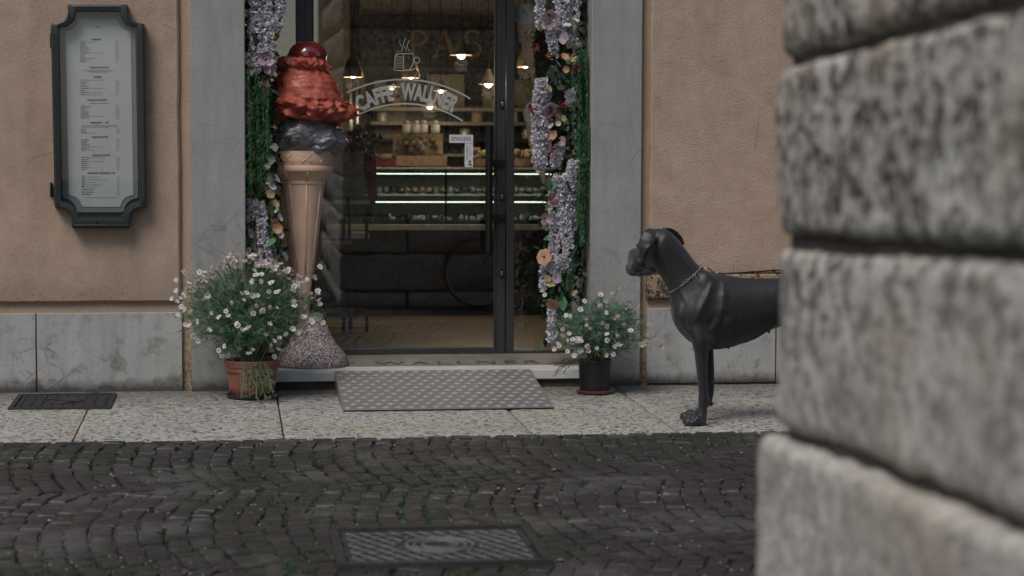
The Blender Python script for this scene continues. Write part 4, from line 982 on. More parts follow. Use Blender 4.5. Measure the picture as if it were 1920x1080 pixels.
# right pot
pc = G(1119,741); RP = Vector((pc.x, -.33, gz(-.33)))
s_ = empty('plant_saucer', RP, 'shallow terracotta saucer under the black plastic flower pot', 'saucer')
b = MB(); b.lathe([(.080,.002),(.092,.005),(.105,.022),(.100,.022),(.088,.008),(.02,.007)], RP, 36); obj('dish', b, M['saucer_red'], s_, angle=40)
plantR = empty('potted_daisies', RP+Vector((0,0,.009)), 'smaller loose daisy bush in a black plastic pot at the right door jamb', 'potted plant', 'potted daisies beside the shop door')
b = MB(); b.lathe([(.076,.009),(.079,.012),(.088,.150),(.0895,.168),(.093,.17),(.093,.187),(.088,.187),(.084,.17),(.083,.15)], RP, 36); obj('pot', b, M['plastic'], plantR, angle=35)
b = MB(); b.lathe([(.083,.155),(.083,.165),(.03,.172),(.004,.173)], RP, 20); obj('soil', b, M['soil'], plantR)
fp = []; Yp = RP.y
for i in range(40):
    while 1:
        px, py = fr_.uniform(1030,1222), fr_.uniform(552,672)
        if ((px-1125)/98)**2+((py-618)/66)**2 < 1.0: break
    f = max(0, 1-((px-1125)/100)**2-((py-618)/70)**2)
    fp.append((px, py, Yp-.2*math.sqrt(f)-.02, fr_.choice([0,0,1,1,2,3]), Vector(((px-1125)/160+fr_.gauss(0,.6), -1, .5+fr_.gauss(0,.6)))))
for px, py, k in ((1048,648,0),(1064,659,0),(1139,638,0),(1088,580,0),(1077,667,1),(1040,655,1),(1087,635,1),(1118,653,1),(1098,598,3),(1152,597,3),(1125,573,2),(1160,540,3),(1150,552,2),(1213,640,2),(1228,634,3),(1240,652,3)):
    fp.append((px, py, Yp-.18, k, Vector((fr_.gauss(0,.3), -1, .4))))
daisy_plant(plantR, RP+Vector((0,0,.17)), P(1128,618,Yp), Vector((.285,.23,.180)), 9, 380, M['leaf2'], fp, -.03, 15, .038)
tr = MB(); q = random.Random(18)
for i in range(3):
    e = P(q.uniform(1160,1205), q.uniform(630,665), Yp-.12); s0 = RP+Vector((q.uniform(-.02,.04),0,.17)); m_ = s0.lerp(e,.5)+Vector((0,0,-.02))
    tr.tube([bez(s0, m_, e, t/6) for t in range(7)], .0022, 5)
for i in range(4):
    e = P(1040+q.uniform(-8,20), 690+q.uniform(-6,16), Yp-.12); s0 = RP+Vector((-.05,-.05,.19)); m_ = s0.lerp(e,.5)+Vector((0,0,.06)); pts = [bez(s0, m_, e, t/6) for t in range(7)]
    tr.tube(pts, .0018, 4)
    for k in range(9): frond(tr, bez(s0, m_, e, .5+.5*k/9), Vector((q.gauss(-.3,.5), q.gauss(0,.5), q.gauss(-.2,.4))), .03, q, 3, .003)
obj('woody_stem', tr, M['woody'], plantR)

# ============================================================ FLOWER GARLANDS IN THE DOORWAY
def petals(b, c, s_, q, out, n=3, mi=0):
    for k in range(n):
        d = (out*.8+Vector((q.gauss(0,1), q.gauss(0,1), q.gauss(0,1)))*.75).normalized(); t = d.cross(Vector((q.gauss(0,1), q.gauss(0,1), q.gauss(0,1)))).normalized(); nn = d.cross(t)
        l = s_*q.uniform(.8,1.3); w_ = s_*.5
        b.add([c, c+d*l*.6+t*w_+nn*l*.12, c+d*l, c+d*l*.6-t*w_+nn*l*.12], [(0,1,2,3)], mi)
def strand(parent, pts_px, r0_, r1_, n, seed, y=.07, mat='lilac', size=.0165):
    q = random.Random(seed); pts = [P(a, c, y+q.uniform(-.01,.01)) for a, c in pts_px]; b = MB(); N = len(pts)-1
    b.tube(pts, .003, 4, 1)
    for i in range(int(n*1.35)):
        f = q.random(); k = min(int(f*N), N-1); ff = f*N-k; c = pts[k].lerp(pts[k+1], ff)
        R = (r0_+(r1_-r0_)*f)*(.85+.25*noise.noise(c*14)); R *= 1 if f < .9 else (1-f)*8+.2
        a = q.uniform(0, 6.283); o = Vector((math.cos(a), math.sin(a), q.uniform(-.35,.25)))
        petals(b, c+o*R*q.uniform(.5,1), size, q, o)
    return obj('wisteria_strand', b, [M[mat], M['dark_leaf']], parent)
def fern(parent, px0, px1, py0, py1, nst, seed, y=.07, mat='fern', sway=0):
    q = random.Random(seed); b = MB()
    for i in range(nst):
        x = q.uniform(px0, px1); top = py0+q.uniform(0,.25)*(py1-py0)*q.random(); bot = py0+(py1-py0)*q.uniform(.55,1.0); yy = y+q.uniform(-.05,.05); yy -= .03; L = P(x, top, yy); e = P(x+q.uniform(-7,7)+sway, bot, yy)
        m_ = L.lerp(e,.5)+Vector((q.uniform(-.012,.012), q.uniform(-.02,.02), 0)); n = int((L-e).length/.0075)
        b.tube([bez(L, m_, e, t/5) for t in range(6)], .0016, 3)
        for k in range(n):
            p = bez(L, m_, e, k/n)
            for s_ in range(3):
                a = q.uniform(0,6.283); d = Vector((math.cos(a), math.sin(a), q.uniform(-1.1,.1))).normalized(); l = q.uniform(.022,.040); t = d.cross(Vector((0,0,1))).normalized()
                b.add([p-t*.002, p+t*.002, p+d*l], [(0,1,2)])
    return obj('fern_spray', b, M[mat], parent)
def broad_flower(n, l, wd, curl, petal, eye, seed, ruffle=.1):
    q = random.Random(seed); b = MB()
    for k in range(n):
        a = 2*math.pi*k/n+q.uniform(-.12,.12); d = Vector((math.cos(a), math.sin(a), 0)); t = Vector((-d.y, d.x, 0)); z = Vector((0,0,1)); rows = []
        for i, (f, w_) in enumerate(((.06,.18),(.35,.75),(.65,1.0),(.88,.8),(1.0,.35))):
            zz = curl*l*(f**2)+.12*l*math.sin(f*3.14)
            rows.append([d*l*f-t*wd*w_+z*(zz+ruffle*l*q.uniform(-1,1)*f), d*l*f+z*(zz-.05*l), d*l*f+t*wd*w_+z*(zz+ruffle*l*q.uniform(-1,1)*f)])
        b.add([v for r in rows for v in r], [(i*3+j, i*3+j+1, i*3+j+4, i*3+j+3) for i in range(4) for j in range(2)], 0)
    b.sphere((0,0,.03*l), (.16*l,.16*l,.12*l), 8, 5, 1)
    if l > .05: b.tube([(0,0,0),(0.02*l,0,.3*l),(.05*l,.02*l,.62*l)], .05*l, 5, 1)
    return b.mesh('flower', [M[petal], M[eye]], smooth=True)
FM = dict(hib=broad_flower(5,.062,.034,.12,'peach','red_petal',1), yel=broad_flower(5,.030,.015,.25,'yellow','daisy_eye',2), lily=broad_flower(6,.042,.008,1.1,'red_petal','yellow',3,.25),
          lily2=broad_flower(6,.034,.008,1.0,'yellow','red_petal',4,.25), pink=broad_flower(4,.050,.026,.55,'pink','burgundy',5), bur=broad_flower(5,.034,.02,.5,'burgundy','burgundy',6), mau=broad_flower(5,.036,.02,.4,'mauve','burgundy',7),
          peach=broad_flower(5,.034,.019,.4,'peach','yellow',8), cre=broad_flower(6,.026,.011,.4,'cream','daisy_eye',9), lil=broad_flower(5,.026,.014,.3,'lilac','daisy_eye',10))
FN = dict(hib='hibiscus_flower', yel='yellow_flower', lily='lily_flower', lily2='lily_flower', pink='pink_flower', bur='burgundy_flower', mau='mauve_flower', peach='peach_flower', cre='cream_flower', lil='lilac_flower')
def put(parent, key, px, py, y, sc, q, face=None):
    n = face or Vector((q.gauss(0,.9), -1, q.gauss(.2,.8))); sc *= .78; e = n.to_track_quat('Z','Y').to_euler(); e.rotate_axis('Z', q.uniform(0,6.28)); inst(FN[key], FM[key], parent, P(px,py,y), e, sc)
def leaf_mesh(l, w_, lob, mat, seed):
    q = random.Random(seed); b = MB(); pr = [(0,.06),(.12,.5),(.3,.75),(.42,.5),(.58,.9),(.72,.55),(.86,.42),(1,.03)] if lob else [(0,.08),(.2,.6),(.45,1),(.7,.75),(.9,.3),(1,.02)]
    v = []
    for f, h in pr: z = .12*l*math.sin(f*2.6); v += [Vector((f*l,-w_*h,z+.12*w_)), Vector((f*l,0,z)), Vector((f*l,w_*h,z+.12*w_))]
    b.add(v, [(i*3+j, i*3+j+3, i*3+j+4, i*3+j+1) for i in range(len(pr)-1) for j in range(2)]); return b.mesh('leaf', M[mat], smooth=True)
LM = [leaf_mesh(.075,.028,True,'ivy',1), leaf_mesh(.095,.022,False,'dark_leaf',2), leaf_mesh(.06,.02,False,'ivy',3), leaf_mesh(.07,.024,False,'fern',4)]
LNM = ['ivy_leaf','glossy_leaf','pale_leaf','green_leaf']
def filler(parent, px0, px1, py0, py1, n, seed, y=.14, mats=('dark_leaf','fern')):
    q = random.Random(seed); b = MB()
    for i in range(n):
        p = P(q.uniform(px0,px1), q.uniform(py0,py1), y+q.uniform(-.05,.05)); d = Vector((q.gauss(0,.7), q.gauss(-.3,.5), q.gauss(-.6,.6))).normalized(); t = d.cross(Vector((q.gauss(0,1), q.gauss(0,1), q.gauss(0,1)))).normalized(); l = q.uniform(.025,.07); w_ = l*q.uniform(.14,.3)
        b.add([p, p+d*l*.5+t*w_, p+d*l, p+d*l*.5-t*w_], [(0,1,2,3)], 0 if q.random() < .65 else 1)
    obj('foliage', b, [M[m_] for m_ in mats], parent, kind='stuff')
# left garland
gl = empty('flower_garland', P(485,5,.10), 'artificial lilac wisteria and fern garland hanging at the left door jamb', 'garland', 'flower garlands framing the door')
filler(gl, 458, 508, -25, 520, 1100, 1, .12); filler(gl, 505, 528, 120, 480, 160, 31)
strand(gl, ((478,-40),(480,30),(481,90),(482,136)), .040, .034, 430, 1, .04)
strand(gl, ((500,-40),(499,20),(503,70),(507,138)), .040, .030, 440, 2, .05)
strand(gl, ((525,-40),(526,10),(523,54)), .028, .022, 190, 3, .06)
strand(gl, ((488,-40),(490,40),(492,105)), .034, .03, 220, 4, .09)
fern(gl, 463, 489, 128, 345, 12, 5, .05); fern(gl, 480, 506, 150, 372, 13, 6, .06); fern(gl, 466, 498, 240, 392, 9, 7, .04)
fern(gl, 505, 524, 370, 500, 6, 8, .10); 
strand(gl, ((470,372),(474,392),(468,412)), .028, .02, 110, 9, .05); strand(gl, ((488,378),(490,420),(494,460),(500,500)), .026, .034, 300, 10, .04)
strand(gl, ((508,420),(506,450),(512,490)), .02, .02, 70, 11, .1)
q = random.Random(12)
for k, px, py, s_ in (('yel',511,66,1.0),('pink',498,112,1.25),('mau',494,96,1.2),('mau',503,128,1.1),('bur',497,160,.9),('yel',507,363,1.15),('yel',516,383,1.15),('cre',520,395,.9),('lil',524,408,1.2),('lil',518,335,1.3),('lil',510,350,1.2),('lil',505,342,1.0),('peach',521,428,1.1),('peach',515,415,.8),('lil',528,440,1.0),('mau',468,438,1.0),('cre',466,118,1.1),('lil',463,105,1.1),('cre',467,200,.7),('mau',499,172,1.0),('yel',462,226,.8),('lil',466,470,1.0)): put(gl, k, px, py, .02, s_, q)
for k, px, py, s_ in ((0,506,250,1),(0,510,268,1.1),(0,509,290,1.1),(0,503,305,1),(2,461,108,1),(2,465,128,1),(0,506,322,.9),(1,522,455,1),(0,526,468,1.2),(3,515,446,1),(1,470,60,.9)):
    inst(LNM[k], LM[k], gl, P(px,py,.015), (q.uniform(-.5,.5), R_(60)+q.uniform(-.5,.5), q.uniform(-2.2,-.9)), s_)
b = MB()
for i in range(9):
    p = P(474+q.uniform(-6,8), 470+q.uniform(-10,8), .03); e = P(470+q.uniform(-10,18), 415+q.uniform(-20,20), .02); b.tube([p, p.lerp(e,.6)+Vector((-.01,0,0)), e+Vector((q.uniform(-.02,.02),0,-.02))], .0024, 4)
obj('grass_blade', b, M['stem'], gl)
for i_, (xa_, ya_, yb_) in enumerate(((470,-330,-180),(486,-320,-150),(502,-330,-170),(474,-200,-30),(490,-190,-25),(508,-200,-30))): strand(gl, ((xa_,ya_),(xa_+2,(ya_+yb_)/2),(xa_+1,yb_)), .042, .036, 300, 100+i_, .06)
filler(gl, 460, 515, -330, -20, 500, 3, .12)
# right garland
gr_ = empty('flower_garland', P(1060,5,.10), 'artificial wisteria, fern and mixed flower garland hanging at the right door jamb', 'garland', 'flower garlands framing the door')
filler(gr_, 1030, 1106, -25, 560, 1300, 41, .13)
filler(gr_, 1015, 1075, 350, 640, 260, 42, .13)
S = lambda pts, a, b_, n, sd_, y=.06: strand(gr_, pts, a, b_, n, sd_, y)
S(((1014,-40),(1013,10),(1014,54)), .030, .022, 200, 51); S(((1052,-40),(1055,20),(1048,66)), .050, .034, 420, 52); S(((1080,-40),(1076,20),(1070,70),(1082,88)), .038, .026, 330, 53)
S(((1032,50),(1035,75),(1040,100)), .03, .024, 130, 54); S(((1016,148),(1010,200),(1011,260),(1013,322)), .034, .040, 520, 55, .04); S(((1022,170),(1024,230),(1022,290)), .03, .03, 260, 56, .06)
S(((1068,168),(1072,185),(1068,195)), .03, .024, 100, 57, .04); S(((1050,272),(1044,292),(1040,312)), .03, .028, 150, 58); S(((1078,300),(1072,330),(1066,360)), .034, .04, 260, 59, .03)
S(((1050,330),(1058,380),(1062,440),(1072,506)), .046, .026, 560, 60, .03); S(((1040,360),(1040,420),(1040,478)), .03, .03, 320, 61, .05); S(((1066,330),(1070,400),(1074,470)), .036, .03, 380, 62, .06)
S(((1036,480),(1038,512)), .024, .02, 90, 63, .03); S(((1020,500),(1018,545)), .02, .016, 80, 64, .08); S(((1034,580),(1035,610),(1033,642)), .018, .02, 130, 65, .03); S(((1056,478),(1052,510)), .02, .02, 80, 66, .05)
fern(gr_, 1080, 1104, 88, 330, 15, 71, .07); fern(gr_, 1084, 1108, 230, 485, 14, 72, .05); fern(gr_, 1066, 1100, 120, 280, 9, 73, .1); fern(gr_, 1052, 1075, 500, 560, 8, 74, .06); fern(gr_, 1040,1075,575,640,6,75,.05)
for i_, (xa_, ya_, yb_) in enumerate(((1030,-330,-170),(1060,-320,-160),(1090,-330,-180),(1025,-190,-30),(1055,-200,-30),(1085,-190,-25))): strand(gr_, ((xa_,ya_),(xa_+2,(ya_+yb_)/2),(xa_+1,yb_)), .045, .038, 320, 120+i_, .06)
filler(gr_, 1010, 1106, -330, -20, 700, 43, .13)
q = random.Random(77)
for k, px, py, s_ in (('pink',1029,28,1.1),('pink',1030,44,.9),('yel',1021,48,.8),('lily',1008,85,.8),('lily2',1025,106,1.0),('lily',1026,101,.8),('peach',1059,108,1.0),('lily',1079,122,1.0),('lily2',1070,112,1.1),('peach',1063,130,.8),('yel',1044,141,1.05),('yel',1052,163,1.0),('yel',1029,166,.9),('pink',1030,200,1.15),('bur',1033,213,1.2),('lily',1049,200,.9),('lily',993,203,1.0),('bur',992,200,.7),('peach',1040,254,1.1),('cre',1034,237,1.0),('cre',1047,232,.8),('yel',1056,222,.8),('cre',1063,241,.8),('pink',1057,266,.8),('yel',1085,305,.45),('yel',1089,293,.45),('yel',1104,296,.55),('yel',1101,312,.5),('yel',1092,318,.5),('lily',1031,378,1.0),('lily2',1025,388,.9),('pink',1022,410,.85),('pink',1018,424,.8),('hib',1021,482,1.0),('hib',1037,570,.85),('yel',1033,535,1.15),('yel',1028,522,.9),('cre',1022,553,.7),('mau',1043,522,1.1),('mau',1068,514,.8),('yel',1097,513,.7),('cre',1043,105,.8),('mau',1060,72,1.3),('cre',1078,38,.9),('lil',1063,48,1.2),('yel',1066,84,.9),('peach',1030,262,.8),('lily',1033,283,.8),('cre',1041,590,.7),('yel',1078,550,.9)):
    put(gr_, k, px, py, .005, s_, q)
for k, px, py, s_ in ((1,1030,124,1.3),(1,1037,132,1.4),(2,1040,112,1),(1,1078,432,1.3),(1,1083,450,1.3),(1,1076,470,1.2),(3,1058,556,1.2),(0,1076,36,1),(1,1056,330,1),(3,1040,336,1),(2,1064,24,1),(1,1030,330,1),(3,1052,545,1),(1,1090,490,1.2)):
    inst(LNM[k], LM[k], gr_, P(px,py,.02), (q.uniform(-.5,.5), R_(60)+q.uniform(-.6,.6), q.uniform(-2.6,-.5)), s_)

# ============================================================ DOG
YD = -1.47
def sup(c, A, B, n=24, e=2.25, egg=0):
    """superellipse ring in the plane of half-axes A (sideways) and B (up); egg narrows the lower half"""
    out = []
    for k in range(n):
        t = 2*math.pi*k/n; ct, st = math.cos(t), math.sin(t); x = math.copysign(abs(ct)**(2/e), ct); y = math.copysign(abs(st)**(2/e), st)
        w_ = 1-egg*max(0, -y)**1.3*.5 + egg*.0
        out.append(c+A*(x*w_)+B*y)
    return out
Yv = Vector((0,1,0))
D = MB()
def trunk(rows):
    rings = []
    for px, t, b_, hw, egg in rows:
        a, c = P(px, t, YD), P(px, b_, YD); rings.append(sup((a+c)/2, Yv*hw, (a-c)/2, 28, 2.2, egg))
    D.loft(rings)
trunk([(1259,566,592,.03,0),(1264,552,606,.065,.1),(1273,536,622,.09,.3),(1290,521,640,.108,.5),(1315,508,652,.118,.6),(1345,512,657,.124,.55),(1378,520,650,.126,.4),(1412,523,634,.118,.2),(1446,521,618,.108,.1),(1480,520,607,.098,0),(1512,521,603,.10,0),(1540,528,606,.095,0),(1562,540,600,.08,0),(1574,555,588,.045,0)])
rings = []
for (tx, ty), (bx, by), hw in (((1352,516),(1272,610),.10),((1330,508),(1258,578),.09),((1315,503),(1256,556),.077),((1305,492),(1250,540),.069),((1289,470),(1240,522),.064),((1272,449),(1228,506),.063),((1256,433),(1218,490),.062),((1244,428),(1214,476),.055)):
    a, c = P(tx,ty,YD), P(bx,by,YD); rings.append(sup((a+c)/2, Yv*hw, (a-c)/2, 26, 2.1, .15))
D.loft(rings)
# muscles over shoulder, ribs and haunch
D.sphere(P(1306,592,YD-.058), (.085,.066,.125), 24, 16); D.sphere(P(1322,552,YD-.052), (.065,.052,.12), 22, 14); D.sphere(P(1306,596,YD+.070), (.072,.060,.105), 18, 12)
D.sphere(P(1276,588,YD-.045), (.040,.052,.070), 14, 10); D.sphere(P(1276,588,YD+.045), (.040,.052,.070), 14, 10)
def limb(rows, Y, tilt=0):
    rings = []
    for row in rows:
        px, py, rx, ry = row[:4]; rings.append(sup(P(px,py,Y+(row[4] if len(row) > 4 else 0)), Vector((rx,0,0)), Vector((0,-ry,0)), 18, 2.1))
    D.loft(rings[::-1])
NYl, FYl = YD-.092, YD+.078
limb([(1312,560,.045,.02,.05),(1308,590,.056,.035,.035),(1309,615,.058,.045,.012),(1313,638,.047,.046),(1315,660,.037,.040),(1316,690,.030,.034),(1317,718,.0255,.029),(1319,738,.026,.028),(1319,749,.029,.030),(1318,764,.024,.026),(1316,778,.028,.030),(1313,791,.033,.038)], NYl)
D.sphere(P(1328,640,NYl+.004), (.024,.030,.034), 14, 10)
limb([(1312,580,.050,.025,-.04),(1316,612,.052,.042,-.01),(1322,640,.042,.046),(1326,668,.034,.042),(1329,700,.029,.035),(1330,735,.026,.030),(1327,752,.025,.028),(1317,766,.027,.03),(1308,774,.032,.038)], FYl)
def fuse(b, vox, its):
    """fuse overlapping closed lumps into one continuous skin"""
    t_ = obj('lump', b, M['coat']); rm = t_.modifiers.new('r', 'REMESH'); rm.mode = 'VOXEL'; rm.voxel_size = vox; rm.use_smooth_shade = True
    sm = t_.modifiers.new('s', 'SMOOTH'); sm.factor = .5; sm.iterations = its
    bpy.context.view_layer.update(); me = bpy.data.meshes.new_from_object(t_.evaluated_get(bpy.context.evaluated_depsgraph_get())); bpy.data.objects.remove(t_); return me
for Y, dxp in ((YD-.085, 6), (YD+.08, -16)):
    limb([(1536+dxp,560,.085,.06),(1534+dxp,590,.078,.058),(1524+dxp,618,.062,.05),(1518+dxp,640,.046,.042),(1528+dxp,664,.036,.034),(1546+dxp,690,.028,.026),(1562+dxp,706,.028,.024),(1566+dxp,716,.027,.024),(1562+dxp,740,.023,.022),(1558+dxp,765,.024,.024),(1552+dxp,784,.03,.032)], Y)
body = fuse(D, .0065, 26)
D = MB(); D.add([v.co[:] for v in body.vertices], [tuple(p.vertices) for p in body.polygons])
from mathutils.bvhtree import BVHTree
bvh = BVHTree.FromPolygons(D.v, D.f)
def skin(px, py, sink=0):
    """point on the near side of the dog's skin, sunk a little into it"""
    p = P(px, py, YD); h = bvh.ray_cast(Vector((p.x, YD-1, p.z)), Vector((0,1,0)))
    q = h[0] if h[0] is not None else p
    return Vector((q.x, q.y+sink, q.z))
def cord(pts, r, k=.45):
    pp = [skin(a, b, r*k) for a, b in pts]; n = len(pp); D.tube(pp, [r*(.45+.55*math.sin(math.pi*(i+.6)/(n+.2))) for i in range(n)], 8)
cord(((1331,518),(1325,535),(1316,555),(1304,578),(1294,596)), .022)          # shoulder blade
cord(((1349,528),(1347,552),(1343,578),(1336,604),(1328,628)), .024)          # back edge of the triceps
cord(((1338,590),(1330,606),(1322,622),(1318,636)), .020)
cord(((1240,478),(1250,500),(1261,522),(1272,545),(1282,570)), .013)          # neck muscle
cord(((1262,470),(1278,490),(1294,512),(1308,532)), .012)
cord(((1272,570),(1270,588),(1276,606),(1286,620)), .020)                      # breast
for i in range(0): cord(((1364+i*15,566-i*3),(1372+i*15,590-i*4),(1372+i*14,616-i*6),(1362+i*14,636-i*7)), .010, .5)   # ribs
cord(((1458,592),(1438,612),(1414,630),(1388,642)), .014)
cord(((1325,668),(1326,690),(1326,712),(1325,732)), .008)
cord(((1306,668),(1308,692),(1311,716),(1313,736)), .009)
cord(((1352,516),(1380,523),(1410,525),(1440,524)), .012)
for i in range(4): cord(((1372+i*17,572-i*3),(1379+i*17,592-i*4),(1378+i*16,614-i*6),(1368+i*16,632-i*7)), .013, .62)
D.sphere(skin(1356,598,.022), (.05,.03,.055), 16, 10)
D.sphere(skin(1325,640,.008), (.018,.012,.022), 12, 8); D.sphere(skin(1318,747,.010), (.019,.014,.019), 12, 8)
body = fuse(D, .006, 9)
D = MB(); D.add([v.co[:] for v in body.vertices], [tuple(p.vertices) for p in body.polygons])
HA = R_(76); hd = Vector((-math.cos(HA), math.sin(HA), -.06)).normalized(); hl = Vector((-math.sin(HA), -math.cos(HA), 0)); hu = Vector((0,0,1))
HO = P(1238,462,YD)
rings = []
for t, hh, hw, off, e in ((-.035,.045,.04,.012,2),(-.015,.075,.06,.006,2),(.03,.088,.072,.002,2.2),(.075,.088,.075,-.002,2.3),(.115,.082,.070,-.016,2.4),(.145,.074,.060,-.034,2.5),(.165,.066,.052,-.050,2.8),(.20,.066,.050,-.064,3.6),(.245,.066,.050,-.068,4),(.280,.060,.046,-.068,4),(.296,.046,.036,-.062,3),(.302,.018,.016,-.050,2)):
    rings.append(sup(HO+hd*t+hu*off, hl*hw, hu*hh, 24, e, -.1))
D.loft(rings)
def hp(t, s_, z): return HO+hd*t+hl*s_+hu*z
# flews and lower lip
for s_ in (-1, 1):
    D.sphere(hp(.225, s_*.038, -.105), (.042,.042,.040), 14, 10); D.sphere(hp(.165, s_*.045, -.098), (.034,.034,.034), 14, 10); D.sphere(hp(.12, s_*.052, -.075), (.035,.035,.035), 12, 8)
D.sphere(hp(.235, 0, -.130), (.030,.034,.018), 12, 8)
# ears: thin folded flaps
def flap(pts, wid, thk, nrm):
    rings = []
    for i, (p, w_) in enumerate(zip(pts, wid)):
        t = (pts[min(i+1, len(pts)-1)]-pts[max(i-1, 0)]).normalized(); n_ = (nrm-t*nrm.dot(t)).normalized(); s_ = t.cross(n_)
        rings.append(sup(p, s_*w_, n_*thk, 16, 2))
    D.loft(rings)
EY = YD-.080
flap([P(1224,432,EY+.03),P(1217,439,EY-.002),P(1212,451,EY-.014),P(1208,465,EY-.016),P(1206,479,EY-.010),P(1204,493,EY-.004)], [.024,.034,.036,.030,.020,.009], .010, Vector((-.4,-1,.1)))
flap([P(1218,433,EY+.03),P(1208,443,EY+.012),P(1202,458,EY+.004),P(1200,476,EY+.008)], [.014,.018,.016,.008], .009, Vector((-1,-.4,0)))
D.tube([P(1225,437,EY+.005),P(1227,449,EY-.012),P(1222,459,EY-.022),P(1213,466,EY-.030),P(1208,476,EY-.024)], [.009,.009,.009,.009,.005], 10)
FY = YD+.055
flap([P(1243,430,FY),P(1254,431,FY+.012),P(1265,437,FY+.02),P(1275,447,FY+.02),P(1282,459,FY+.015)], [.018,.026,.026,.020,.008], .009, Vector((.7,.5,.8)))
def paw(px, py, Y, s_=1.0, ang=0):
    z0 = gz(Y)
    c = P(px, py, Y)
    for i, (dx_, dy_, r) in enumerate(((-.045,-.030,.0185),(-.060,-.011,.021),(-.060,.013,.021),(-.045,.032,.0185))):
        p = Vector((c.x+dx_*s_, Y+dy_*s_, z0+r*1.0)); D.sphere(p, (r*1.35, r*.92, r*1.05), 12, 8); D.sphere(p+Vector((.022,0,.016)), (.020,.016,.020), 10, 6)
        D.tube([p+Vector((-.018,0,-.002)), p+Vector((-.034,0,-.010))], [.006,.003], 6)
    D.sphere((c.x-.010, Y, z0+.022), (.040,.036,.026), 14, 8)
paw(1314, 792, NYl); paw(1308, 774, FYl)
D.sphere(P(1334,757,FYl-.01), (.010,.012,.013), 8, 6)
for Y, dxp in ((YD-.085, 6), (YD+.08, -16)): paw(1552+dxp, 785 if dxp > 0 else 775, Y)
D.tube([P(1566,548,YD),P(1584,570,YD),P(1594,610,YD),P(1598,660,YD),P(1590,700,YD)], [.026,.022,.017,.013,.007], 10)
for px, py in ((1366,653),(1414,635),(1442,624)): D.sphere(P(px,py-1.5,YD-.03), (.007,.006,.012), 8, 6)
dme = fuse(D, .0045, 4)
DO = Vector((P(1400,600,YD).x, YD, gz(YD)))
dme.transform(Matrix.Translation(-DO)); dme.materials.clear(); dme.materials.append(M['coat']); dme.polygons.foreach_set('use_smooth', [True]*len(dme.polygons))
ct = M['coat'].node_tree; bsdf = ct.nodes['Principled BSDF']; src = bsdf.inputs['Base Color'].links[0].from_socket
geo = ct.nodes.new('ShaderNodeNewGeometry'); vd = ct.nodes.new('ShaderNodeVectorMath'); vd.operation = 'DISTANCE'; ct.links.new(geo.outputs['Position'], vd.inputs[0]); vd.inputs[1].default_value = hp(.27, 0, -.10)
nz = ct.nodes.new('ShaderNodeTexNoise'); nz.inputs['Scale'].default_value = 45; nz.inputs['Detail'].default_value = 4; ct.links.new(geo.outputs['Position'], nz.inputs['Vector'])
ad = ct.nodes.new('ShaderNodeMath'); ad.operation = 'MULTIPLY_ADD'; ct.links.new(nz.outputs['Fac'], ad.inputs[0]); ad.inputs[1].default_value = .10; ct.links.new(vd.outputs['Value'], ad.inputs[2])
mr_ = ct.nodes.new('ShaderNodeMapRange'); ct.links.new(ad.outputs[0], mr_.inputs[0]); mr_.inputs[1].default_value = .12; mr_.inputs[2].default_value = .185; mr_.inputs[3].default_value = .85; mr_.inputs[4].default_value = 0
mx = ct.nodes.new('ShaderNodeMix'); mx.data_type = 'RGBA'; ct.links.new(mr_.outputs[0], mx.inputs[0]); ct.links.new(src, mx.inputs[6]); mx.inputs[7].default_value = (.095,.092,.09,1); ct.links.new(mx.outputs[2], bsdf.inputs['Base Color'])
dog = bpy.data.objects.new('dog', dme); COL.objects.link(dog); dog.location = DO
tag(dog, 'large dark grey dog standing on the pavement looking at the shop door', 'dog')
b = MB(); b.sphere(hp(.296,0,-.036), (.022,.022,.018), 14, 10); obj('nose', b, M['nose'], dog, smooth=True)
for s_ in (-1, 1):
    b = MB(); b.sphere(hp(.142, s_*.050, .006), .0125, 12, 8); obj('eye', b, M['eye'], dog, smooth=True)
# chain collar: twisted links round the neck
cA, cB = P(1312,500,YD), P(1256,547,YD); cc = (cA+cB)/2; ca = (cA-cB)/2*1.06; b = MB(); nl = 54
for k in range(nl):
    t = 2*math.pi*k/nl; p = cc+ca*math.cos(t)+Yv*(.079*math.sin(t)); d = (-ca*math.sin(t)+Yv*(.079*math.cos(t))).normalized(); nn = (p-cc).normalized(); o = nn if k % 2 else d.cross(nn)
    b.tube([p+d*(.0075*math.cos(a*1.0472))+o*(.0048*math.sin(a*1.0472)) for a in range(7)], .0017, 5)
obj('chain_collar', b, M['chain'], dog, smooth=True)
# leash up to the (unseen) hand behind the corner: tied to a ring on the wall
ring_ = empty('wall_ring', P(1640,480,-.04), 'iron ring in the shop wall holding the dog leash', 'ring'); rp_ = P(1640,480,-.04)
b = MB(); b.tube([rp_+Vector((.03*math.cos(a*.5236), -.012, .03*math.sin(a*.5236)-.03)) for a in range(13)], .005, 6); b.tube([rp_+Vector((0,.02,0)), rp_+Vector((0,-.02,0))], .008, 6); obj('loop', b, M['iron'], ring_, smooth=True)
e_ = rp_+Vector((0,-.012,-.058)); l0 = P(1352,514,YD-.01); l1 = P(1458,506.5,YD-.01)
le = empty('dog_leash', l0, 'taut thin black leash clipped to the dog above its back', 'leash')
b = MB(); dirx = (l1-l0); pts = [l0+dirx*t for t in (0,.12,.5,.85,1.0)]; pts += [pts[-1].lerp(e_, t)+Vector((0,0,-.06*t*(1-t))) for t in (.25,.5,.75,1)]
b.tube(pts, .0042, 6); p = l0+dirx*.55; b.sphere(p, (.010,.008,.008), 8, 6); p = l0+dirx*.93; b.sphere(p, (.010,.008,.008), 8, 6); obj('cord', b, M['cord'], le, smooth=True)
